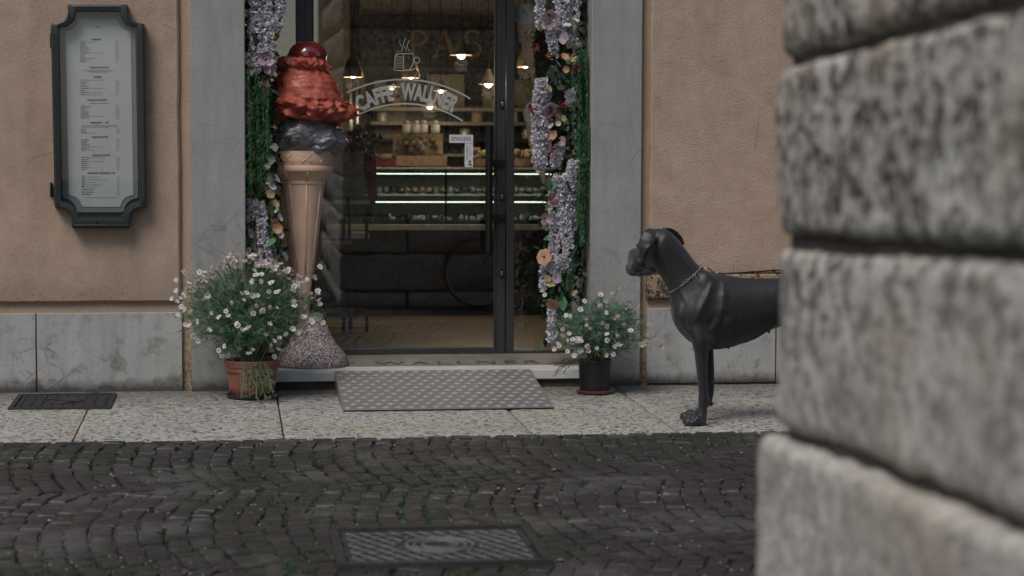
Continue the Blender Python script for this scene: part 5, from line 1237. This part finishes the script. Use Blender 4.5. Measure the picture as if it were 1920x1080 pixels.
b = MB(); c0 = P(1313,502,YD-.01); b.tube([c0, c0.lerp(l0,.35)+Vector((0,-.02,.008)), l0+Vector((-.03,-.004,.003)), l0+Vector((.012,0,0))], .0035, 6); b.tube([l0+Vector((-.012+.016*math.cos(a*.785), -.002, .008*math.sin(a*.785))) for a in range(9)], .0028, 6); obj('clip', b, M['chain'], le, smooth=True)

# ============================================================ INSIDE THE SHOP
ORD = 'leftmost second third fourth fifth sixth seventh eighth ninth tenth eleventh twelfth thirteenth fourteenth fifteenth'.split()
CYF = 3.35                                              # front of the counter
def cx_(px, y=CYF): return P(px, 400, y).x
def cz_(py, y=CYF): return P(800, py, y).z
co = empty('display_counter', (cx_(860), CYF, FZ), 'lit glass pastry display counter with dark front inside the shop', 'display counter')
x0, x1 = cx_(612), cx_(1240)
b = MB(); b.box(x0, x1, CYF, CYF+.75, FZ+.07, cz_(432)); obj('counter_front', b, M['dark_front'], co, bevel=.004)
b = MB(); b.box(x0+.03, x1-.03, CYF+.06, CYF+.7, FZ, FZ+.069); obj('plinth', b, M['black_metal'], co)
b = MB(); b.box(x0, x1, CYF-.01, CYF+.78, cz_(432)+.0005, cz_(421)); obj('ledge', b, M['steel_pale'], co, bevel=.003)
b = MB(); b.box(x0, x1, CYF+.7, CYF+.74, cz_(420), cz_(318)); obj('back_panel', b, M['pale_tray'], co)
b = MB(); b.box(x0, x1, CYF+.12, CYF+.699, cz_(366)-.006, cz_(366)+.006); obj('shelf', b, M['pale_tray'], co)
b = MB(); b.box(x0, x1, CYF+.05, CYF+.74, cz_(317), cz_(314)); obj('top', b, M['steel_pale'], co)
b = MB(); b.box(x0, x1, CYF+.012, CYF+.016, cz_(420), cz_(318)); obj('pane', b, M['thin_glass'], co)
for px in (696, 836, 1100): b = MB(); X = cx_(px); b.box(X-.006, X+.006, CYF+.001, CYF+.011, cz_(420.5), cz_(317)); obj('post', b, M['black_metal'], co)
for py in (326, 379): b = MB(); b.box(cx_(705), x1-.05, CYF+.03, CYF+.055, cz_(py+1.0), cz_(py-1.0)); obj('light_strip', b, M['strip_light'], co)
q = random.Random(90)
for k in range(15):
    X = cx_(715+k*27); w_ = q.uniform(.05,.075); t = empty('pastry_tray', (X, CYF+.3, cz_(366)+.007), ORD[k]+' of the trays of small pastries on the counter shelf, counted from the left', 'pastry tray', 'pastry trays on the counter shelf')
    b = MB(); b.box(X-.078, X+.078, CYF+.14, CYF+.5, cz_(366)+.0065, cz_(366)+.014); obj('tray', b, M['pale_tray'], t)
    b = MB(); mt = q.choice(['cakes','choc','cakes','pale_tray'])
    for i in range(3):
        for j in range(3): b.sphere((X-.05+i*.05, CYF+.18+j*.1, cz_(366)+.034), (.021,.03,.022*q.uniform(.7,1.4)), 8, 5)
    obj('pastry', b, M[mt], t, smooth=True)
for k in range(13):
    X = cx_(712+k*30); t = empty('salad_tray', (X, CYF+.3, cz_(421)), ORD[k]+' of the leaf garnished trays in the lower counter case, counted from the left', 'food tray', 'garnished trays in the lower counter case')
    b = MB(); b.box(X-.09, X+.09, CYF+.03, CYF+.55, cz_(421)+.001, cz_(414)); obj('tray', b, M['green_tray'], t)
    b = MB()
    for i in range(22): b.sphere((X+q.uniform(-.08,.08), CYF+q.uniform(.05,.5), cz_(413)+q.uniform(0,.02)), (q.uniform(.01,.022), .02, q.uniform(.008,.03)), 6, 4, 0 if q.random() < .6 else 1)
    obj('garnish', b, [M['green_tray'], M['white_petal']], t)
# boxes on the counter
gb = empty('gift_box', (cx_(790,CYF+.4), CYF+.4, cz_(313)), 'clear topped kraft gift box of sweets on the counter', 'gift box')
Yg = CYF+.25
b = MB(); a, c = P(742,312,Yg), P(838,250,Yg); b.box(a.x, c.x, Yg, Yg+.3, a.z+.002, a.z+(c.z-a.z)*.32); b.box(a.x, c.x, Yg+.28, Yg+.3, a.z+(c.z-a.z)*.32+.0005, c.z); obj('box', b, M['kraft'], gb, bevel=.004)
b = MB(); b.box(a.x+.002, c.x-.002, Yg+.002, Yg+.006, a.z+(c.z-a.z)*.33, c.z); obj('clear_front', b, M['thin_glass'], gb)
b = MB()
for i in range(40): b.sphere((q.uniform(a.x+.03, c.x-.03), Yg+q.uniform(.04,.24), a.z+(c.z-a.z)*q.uniform(.36,.8)), q.uniform(.014,.03), 8, 6, q.choice([0,0,1]))
obj('sweets', b, [M['gold'], M['kraft']], gb, smooth=True, kind='stuff')
for kj, px in enumerate((762, 780, 794, 816)):
    t = empty('glass_jar', (P(px,250,Yg+.15).x, Yg+.15, c.z), ORD[kj]+' of the small domed glass jars on the gift box, counted from the left', 'jar', 'glass jars on the gift box')
    X = P(px,250,Yg+.15).x; b = MB(); b.lathe([(.03,0.002),(.034,.02),(.034,.06),(.02,.07)], (X, Yg+.15, c.z), 14); obj('jar', b, M['sign_white'], t, smooth=True); b = MB(); b.lathe([(.024,.0705),(.026,.085),(.012,.098),(.003,.1)], (X, Yg+.15, c.z), 14); obj('lid', b, M['steel_pale'], t, smooth=True)
rp2 = empty('wrapped_parcel', P(722,311,Yg), 'red wrapped parcel leaning beside the gift box on the counter', 'parcel')
b = MB(); a, c = P(698,312,Yg), P(745,286,Yg); b.add([(a.x,Yg,a.z),(c.x,Yg,a.z),(c.x-.01,Yg,c.z-.05),(a.x+.05,Yg,c.z),(a.x,Yg+.15,a.z),(c.x,Yg+.15,a.z),(c.x-.01,Yg+.15,c.z-.05),(a.x+.05,Yg+.15,c.z)], [(0,1,2,3),(7,6,5,4),(0,4,5,1),(1,5,6,2),(2,6,7,3),(3,7,4,0)]); obj('parcel', b, M['red_wrap'], rp2, bevel=.01)
b = MB(); b.sphere(((a.x+c.x)/2, Yg-.01, c.z-.03), (.05,.02,.02), 10, 6); obj('bow', b, M['kraft'], rp2, smooth=True)
for kj, (px, w_) in enumerate(((885,14),(905,20),(985,26),(1015,18))):
    t = empty('sweet_basket', P(px,312,Yg), ['small basket of sweets just right of the gift box','basket of sweets behind the push sign sticker','widest basket of sweets behind the right side light','basket of sweets at the right end of the counter beside the garland'][kj], 'basket', 'sweet baskets on the counter'); c0 = P(px,313,Yg); r = w_/FPX*(Yg+11.5)
    b = MB(); b.lathe([(r*.7,.004),(r,.06),(r*.95,.06),(r*.6,.01)], (c0.x, Yg+.1, c0.z), 16); obj('basket', b, M['kraft'], t)
    b = MB()
    for i in range(16): b.sphere((c0.x+q.uniform(-.8,.8)*r, Yg+.1+q.uniform(-.8,.8)*r, c0.z+q.uniform(.05,.13)), .024, 8, 5, i % 2)
    obj('sweets', b, [M['gold'], M['cakes']], t, smooth=True, kind='stuff')
# side table with gift bags, left
TY = 2.2
def tp(px, py): return P(px, py, TY)
tb = empty('side_table', tp(640,400), 'dark metal side table holding gift bags inside the shop', 'table')
b = MB(); a, c = tp(596,382), tp(690,374); b.box(a.x, c.x, TY-.2, TY+.3, a.z, c.z); obj('tabletop', b, M['steel_pale'], tb, bevel=.003)
for px in (600, 641, 684): b = MB(); X = tp(px,400).x; b.box(X-.011, X+.011, TY-.19, TY-.168, FZ, a.z-.001); obj('leg', b, M['black_metal'], tb)
a2, c2 = tp(596,446), tp(690,436); b = MB(); b.box(a2.x, c2.x, TY-.16, TY+.3, a2.z, c2.z); obj('lower_shelf', b, M['steel_pale'], tb)
for k, (pa, pb, pt, mt, lab) in enumerate(((612,682,284,'bag','pale printed paper gift bag on the side table'),(690,706,300,'red_wrap','narrow dark red gift bag beside the pale bag'),(600,612,250,'dark_front','tall black gift bag behind the statue'))):
    t = empty('gift_bag', tp((pa+pb)/2, 374), lab, 'bag'); a, c = tp(pa, 374), tp(pb, pt); b = MB(); dy = .03*k
    b.add([(a.x,TY-.12+dy,a.z+.002),(c.x,TY-.12+dy,a.z+.002),(c.x,TY+.02+dy,a.z+.002),(a.x,TY+.02+dy,a.z+.002),(a.x+.006,TY-.07+dy,c.z),(c.x-.006,TY-.07+dy,c.z),(c.x-.006,TY-.03+dy,c.z),(a.x+.006,TY-.03+dy,c.z)], [(0,3,2,1),(0,1,5,4),(1,2,6,5),(2,3,7,6),(3,0,4,7)]); obj('bag', b, M[mt], t)
    b = MB(); m_ = (a.x+c.x)/2; w_ = (c.x-a.x)*.22; b.tube([(m_-w_,TY-.072+dy,c.z-.01),(m_-w_*.8,TY-.072+dy,c.z+.05),(m_+w_*.8,TY-.072+dy,c.z+.05),(m_+w_,TY-.072+dy,c.z-.01)], .004, 6); obj('handle', b, M['cord'], t)
# red and dark bouquet hanging over the bag
bq = empty('wrapped_bouquet', tp(650,270), 'dark red wrapped bouquet propped above the gift bags', 'bouquet'); b = MB()
for i in range(120):
    p = tp(q.gauss(668,16), q.uniform(245,330)); p.y += q.uniform(-.05,.1); petals(b, p, .05, q, Vector((q.gauss(0,1), -1, q.gauss(0,1))).normalized(), 2, q.choice([0,1,1,2]))
obj('wrapping', b, [M['red_wrap'], M['dark_leaf'], M['kraft']], bq)
# chair with a cushion under the table
ch = empty('cafe_chair', tp(625,520), 'dark cafe chair with a pale seat under the side table', 'chair'); 
b = MB(); a, c = tp(602,455), tp(655,448); b.box(a.x, c.x, TY-.35, TY-.02-.19, a.z, c.z); obj('seat', b, M['kraft'], ch, bevel=.008)
for px in (604, 652):
    for yy in (TY-.34, TY-.24): b = MB(); X = tp(px,450).x; b.box(X-.01, X+.01, yy-.01, yy+.01, FZ, a.z-.001); obj('leg', b, M['black_metal'], ch)
b = MB(); b.tube([(a.x+.01,TY-.225,c.z),(a.x+.02,TY-.215,c.z+.28),(c.x-.02,TY-.215,c.z+.28),(c.x-.01,TY-.225,c.z)], .01, 8); obj('backrest', b, M['black_metal'], ch, smooth=True)

# back wall: sign board with letters, shelves, cabinets, columns
BY = 6.2
def wp(px, py, y=BY): return P(px, py, y)
sb = empty('sign_board', wp(800,90), 'dark board with large bronze serif letters on the back wall', 'sign')
b = MB(); a, c = wp(664,131), wp(1240,36); b.box(a.x, c.x, BY, BY+.06, a.z, c.z); obj('board', b, M['board'], sb)
def serif(b, ch, cx_p, x_h, y):
    """roman capital built from thick and thin strokes; photo px box: centre, half width, rows 56-108"""
    def ln(p, q_, w_): 
        A, B2 = P(*p, y), P(*q_, y); d = (B2-A); t = Vector((-d.z,0,d.x)).normalized()*(w_/FPX*(y+11.6)*.5)
        b.add([A-t, B2-t, B2+t, A+t]+[v+Vector((0,-.02,0)) for v in (A-t, B2-t, B2+t, A+t)], [(4,5,6,7),(0,1,5,4),(1,2,6,5),(2,3,7,6),(3,0,4,7)])
    def arc(c0, rx, ry, a0, a1, w0, w1, n=14):
        for i in range(n):
            f = (i+.5)/n; t0, t1 = a0+(a1-a0)*i/n, a0+(a1-a0)*(i+1)/n; ln((c0[0]+rx*math.cos(t0), c0[1]-ry*math.sin(t0)), (c0[0]+rx*math.cos(t1), c0[1]-ry*math.sin(t1)), w0+(w1-w0)*math.sin(f*math.pi))
    T, Bm = 57, 107; h = x_h
    if ch == 'P': ln((cx_p-h*.5,T),(cx_p-h*.5,Bm),7); ln((cx_p-h,T+1),(cx_p-h*.0,T+1),2.5); ln((cx_p-h,Bm-1),(cx_p,Bm-1),2.5); arc((cx_p-h*.1,T+13.5), h*.95, 13, math.pi/2, -math.pi/2, 2.5, 7.5); ln((cx_p-h*.5,T+26.5),(cx_p,T+26.5),2.2)
    if ch == 'A': ln((cx_p,T-1),(cx_p-h*.85,Bm),3); ln((cx_p,T-1),(cx_p+h*.8,Bm),7.5); ln((cx_p-h*.5,Bm-17),(cx_p+h*.45,Bm-17),2.5); ln((cx_p-h*1.15,Bm-1),(cx_p-h*.5,Bm-1),2.5); ln((cx_p+h*.4,Bm-1),(cx_p+h*1.2,Bm-1),2.5)
    if ch == 'S': arc((cx_p,T+13), h*.75, 12.5, .5, math.pi*1.5-.25, 2.5, 6); arc((cx_p,Bm-14), h*.85, 13.5, math.pi/2-.25, -math.pi+.35, 2.5, 7); ln((cx_p+h*.66,T+1),(cx_p+h*.66,T+12),2); ln((cx_p-h*.8,Bm-14),(cx_p-h*.8,Bm),2)
    if ch == 'T': ln((cx_p,T),(cx_p,Bm),7); ln((cx_p-h,T+1),(cx_p+h,T+1),3); ln((cx_p-h,T),(cx_p-h,T+11),2.2); ln((cx_p+h,T),(cx_p+h,T+11),2.2); ln((cx_p-h*.45,Bm-1),(cx_p+h*.45,Bm-1),2.5)
    if ch == 'I': ln((cx_p,T),(cx_p,Bm),7); ln((cx_p-h*.4,T+1),(cx_p+h*.4,T+1),2.5); ln((cx_p-h*.4,Bm-1),(cx_p+h*.4,Bm-1),2.5)
for ch_, cxp, h in (('P',783,20),('A',833,20),('S',886,17),('T',931,19)):
    b = MB(); serif(b, ch_, cxp, h, BY-.004); obj('letter', b, M['gold'], sb)
b = MB()
for px in (656, 668): p = wp(px,300,BY-.25); b.tube([(p.x, BY-.25, FZ), (p.x, BY-.25, 3.04)], .035, 16)
tag(obj('steel_column', b, M['steel'], smooth=True), 'pair of slim steel columns left of the sign board', 'column')
sh = empty('wall_shelves', wp(800,200), 'pale shelving with dark backs behind the counter', 'shelves')
b = MB()
for pa, pb, ya, yb_ in ((700,760,150,305),(800,870,140,200),(905,1000,150,215)): a, c = wp(pa,yb_,BY), wp(pb,ya,BY); b.box(a.x, c.x, BY-.03, BY+.1, a.z, c.z)
obj('cabinet', b, M['cabinet'], sh)
for py in (206, 232, 262, 290): b = MB(); a, c = wp(690,py+3), wp(1240,py); b.box(a.x, c.x, BY-.32, BY+.1, a.z, c.z); obj('shelf', b, M['cabinet'] if py != 262 else M['dark_front'], sh)
b = MB(); a, c = wp(690,300), wp(1240,136); b.box(a.x, c.x, BY+.06, BY+.1, a.z, c.z); obj('back', b, M['dark_front'], sh)
for k, px in enumerate((716,742,872,895,930,962,990,1020,1050)):
    py = (232,206,262,232,206,232,262,206,232)[k]; t = empty('storage_jar', wp(px,py,BY-.15), ORD[k]+' of the plain containers on the wall shelves, counted from the left', 'container', 'containers on the wall shelves'); p = wp(px,py,BY-.15); h = q.uniform(.08,.14)
    b = MB(); b.lathe([(.045,.003),(.05,.01),(.05,h),(.03,h+.01)], p, 14); obj('body', b, M[q.choice(['kraft','sign_white','steel_pale'])], t, smooth=True); b = MB(); b.lathe([(.034,h+.0105),(.034,h+.03),(.004,h+.032)], p, 12); obj('lid', b, M['dark_front'], t)
# tall dark partition at the left
b = MB(); a = wp(590,400,4.8); b.box(cx_(560), P(655,300,4.8).x, 4.75, 4.85, FZ, 2.6); tag(obj('partition_panel', b, M['cream_wall']), 'plain cream partition panel at the left inside the shop', 'partition')
# pendant lamps
for kj, (px, py, y, s_, kind) in enumerate(((662,136,2.6,1.05,0),(770,138,2.9,1.0,0),(865,100,3.0,1.1,1),(916,155,3.6,1.0,1),(985,118,3.4,1.0,0),(735,160,5.0,.9,1),(826,168,5.2,.8,1),(806,198,5.4,.8,1))):
    c = P(px, py, y); t = empty('pendant_lamp', c, ['ribbed pendant lamp left of the glass lettering, beside the statue','ribbed pendant lamp hanging just below the cup drawing','wide pendant lamp hanging in front of the bronze letter S','wide pendant lamp beside the door stile, right of the lettering','ribbed pendant lamp behind the right side light','small far pendant lamp behind the first letters on the glass','small far pendant lamp behind the last letters on the glass','lowest small far pendant lamp under the lettering arc'][kj], 'lamp', 'pendant lamps above the counter'); r = .062*s_
    b = MB(); n_ = 20; rings = []
    for rr, z in (((.25,.11),(.55,.08),(.85,.03),(.98,-.01),(1.0,-.03)) if kind == 0 else ((.22,.10),(.35,.075),(.62,.035),(.95,.0),(1.15,-.012))):
        rings.append([(c.x+r*rr*(1+.05*math.cos(k*math.pi))*math.cos(2*math.pi*k/n_), c.y+r*rr*(1+.05*math.cos(k*math.pi))*math.sin(2*math.pi*k/n_), c.z+z*s_) for k in range(n_)])
    b.loft(rings, cap=False); obj('lamp_shade', b, M['shade'], t, angle=50)
    b = MB(); b.sphere((c.x,c.y,c.z-.002), (.028*s_,.028*s_,.034*s_), 12, 8); obj('bulb', b, M['bulb'], t, smooth=True)
    b = MB(); b.tube([(c.x,c.y,c.z+.10*s_),(c.x,c.y,3.05 if not 3.9 < y < 4.2 else 2.62)], .004, 5); obj('lamp_cord', b, M['cord'], t)
    ld = bpy.data.lights.new('bulb_light', 'POINT'); ld.energy = 3; ld.color = (1,.78,.52); ld.shadow_soft_size = .05; lo = bpy.data.objects.new('bulb_light', ld); COL.objects.link(lo); lo.parent = t; lo.location = (0,0,-.07*s_)
# cone shaped signs behind the right side light
GY = DY+.09
def gp(px, py): return P(px, py, GY)
def cone_sign(cxp, cyp, r, tipx, tipy, lab, text):
    t = empty('cone_sign', gp(cxp, cyp), lab, 'sign', 'ice cream shaped signs inside the side light'); th = .03
    b = MB(); c = gp(cxp, cyp); R = r/pm; n = 28; fr0 = [(c.x+R*math.cos(2*math.pi*k/n), GY-th/2, c.z+R*math.sin(2*math.pi*k/n)) for k in range(n)]; bk = [(x, GY+th/2, z) for x, y, z in fr0]
    b.add(fr0+bk, [tuple(range(n-1,-1,-1)), tuple(range(n, 2*n))]+[(k, (k+1) % n, n+(k+1) % n, n+k) for k in range(n)]); obj('scoop', b, M['scoop_white'], t, bevel=.004)
    b = MB(); p = [gp(cxp-r*.82, cyp+r*.72), gp(cxp+r*.82, cyp+r*.72), gp(tipx+3, tipy), gp(tipx-3, tipy)]
    k1 = gp(cxp-r*.60, cyp+r*2.2); k2 = gp(cxp+r*.62, cyp+r*2.2)
    pl = [p[0], k1, gp(cxp-r*.42, cyp+r*2.35), p[3], p[2], gp(cxp+r*.45, cyp+r*2.35), k2, p[1]]
    f = [(v.x, GY-th*.6, v.z) for v in pl]; k_ = [(v.x, GY+th*.6, v.z) for v in pl]; n = len(pl)
    b.add(f+k_, [tuple(range(n)), tuple(range(2*n-1, n-1, -1))]+[(i, n+i, n+(i+1) % n, (i+1) % n) for i in range(n)]); obj('wafer', b, M['cone_tan'], t, bevel=.003)
    b = MB()
    for body, x, y, w_, h in text: stext(body, x, y, w_, h, b, 0, GY-th*.6-.002)
    if text: obj('sign_lettering', b, M['sign_ink'], t)
cone_sign(988, 29, 22, 1003, 160, 'white scoop cone sign lettered SO behind the right side light', (('SO',994,65.5,21,14),('R',1003,122,7,12),('E',1004,143,7,12)))
cone_sign(1008, 215, 27, 1020, 345, 'lower white scoop cone sign half hidden by lilac wisteria', ())

# ============================================================ BICYCLE ACROSS THE STREET (seen in the door glass)
BYk = -7.12
def mir(px, py): v = P(px, py, 2*DY-BYk); return Vector((v.x, BYk, v.z))
w1 = mir(897, 500); wr = .335; zg = gz(BYk); w1.z = zg+wr; w2 = w1+Vector((1.06,0,0))
bk = empty('bicycle', ((w1.x+w2.x)/2, BYk, zg), 'dark city bicycle leaning against the stone building, reflected in the door', 'bicycle')
def ring_tube(b, c, R, r, n=40): b.tube([c+Vector((R*math.cos(2*math.pi*k/n), 0, R*math.sin(2*math.pi*k/n))) for k in range(n+1)], r, 7)
for wc in (w1, w2):
    b = MB(); ring_tube(b, wc, wr-.030, .014); b.tube([wc+Vector((0,-.04,0)), wc+Vector((0,.04,0))], .02, 10); whl = obj('wheel', b, M['steel'], bk, smooth=True)
    b = MB(); ring_tube(b, wc, wr-.017, .0165); obj('tyre', b, M['plastic'], whl, smooth=True)
    b = MB()
    for k in range(28): a = 2*math.pi*k/28; b.tube([wc+Vector((.015*math.cos(a+1),(-.02 if k % 2 else .02),.015*math.sin(a+1))), wc+Vector(((wr-.03)*math.cos(a),0,(wr-.03)*math.sin(a)))], .0012, 3)
    obj('spokes', b, M['steel'], whl, kind='stuff')
bb = w1+Vector((.45,0,-.05)); st0 = w1+Vector((.28,0,.52)); hd0 = w1+Vector((.86,0,.50)); hd1 = w1+Vector((.90,0,.36))
b = MB(); b.tube([w1, bb], .011, 8); b.tube([w1, st0], .010, 8); b.tube([bb, st0+Vector((-.02,0,.06))], .016, 8); b.tube([bb, hd1], .018, 8); b.tube([st0, hd0], .015, 8); b.tube([hd0+Vector((-.01,0,.05)), hd1], .02, 8); obj('frame', b, M['steel'], bk, smooth=True)
b = MB(); b.tube([hd1, hd1+Vector((.05,0,-.16)), w2], .013, 8); obj('fork', b, M['steel'], bk, smooth=True)
b = MB(); h0 = hd0+Vector((-.02,0,.14)); b.tube([hd0, h0], .013, 8); b.tube([h0+Vector((-.12,-.27,.02)), h0+Vector((.02,-.2,.03)), h0, h0+Vector((.02,.2,.03)), h0+Vector((-.12,.27,.02))], .011, 8); obj('handlebar', b, M['steel'], bk, smooth=True)
b = MB(); s0 = st0+Vector((-.04,0,.16)); b.loft([sup(s0+Vector((dx_,0,0)), Vector((0,w_,0)), Vector((0,0,.025)), 12) for dx_, w_ in ((-.13,.03),(-.11,.08),(0,.06),(.1,.025),(.14,.012))]); b.tube([st0, s0], .012, 8); obj('saddle', b, M['plastic'], bk, smooth=True)
for wc, a0, a1 in ((w1,.3,3.3),(w2,.5,2.9)):
    b = MB(); n = 20; v = []
    for k in range(n+1):
        a = a0+(a1-a0)*k/n
        for dy_, r in ((-.028,wr+.012),(0,wr+.022),(.028,wr+.012)): v.append(wc+Vector((r*math.cos(a), dy_, r*math.sin(a))))
    b.add(v, [(k*3+j, k*3+j+1, (k+1)*3+j+1, (k+1)*3+j) for k in range(n) for j in range(2)]); obj('mudguard', b, M['black_metal'], bk, smooth=True)
b = MB(); b.tube([bb+Vector((0,-.06,0)), bb+Vector((0,.06,0))], .018, 8); b.tube([bb+Vector((0,-.07,0)), bb+Vector((.12,-.07,-.11))], .009, 6); b.tube([bb+Vector((0,.07,0)), bb+Vector((-.12,.07,.11))], .009, 6); b.box(bb.x+.08, bb.x+.17, BYk-.16, BYk-.07, bb.z-.125, bb.z-.10); b.box(bb.x-.17, bb.x-.08, BYk+.07, BYk+.16, bb.z+.10, bb.z+.125); obj('crank', b, M['black_metal'], bk)
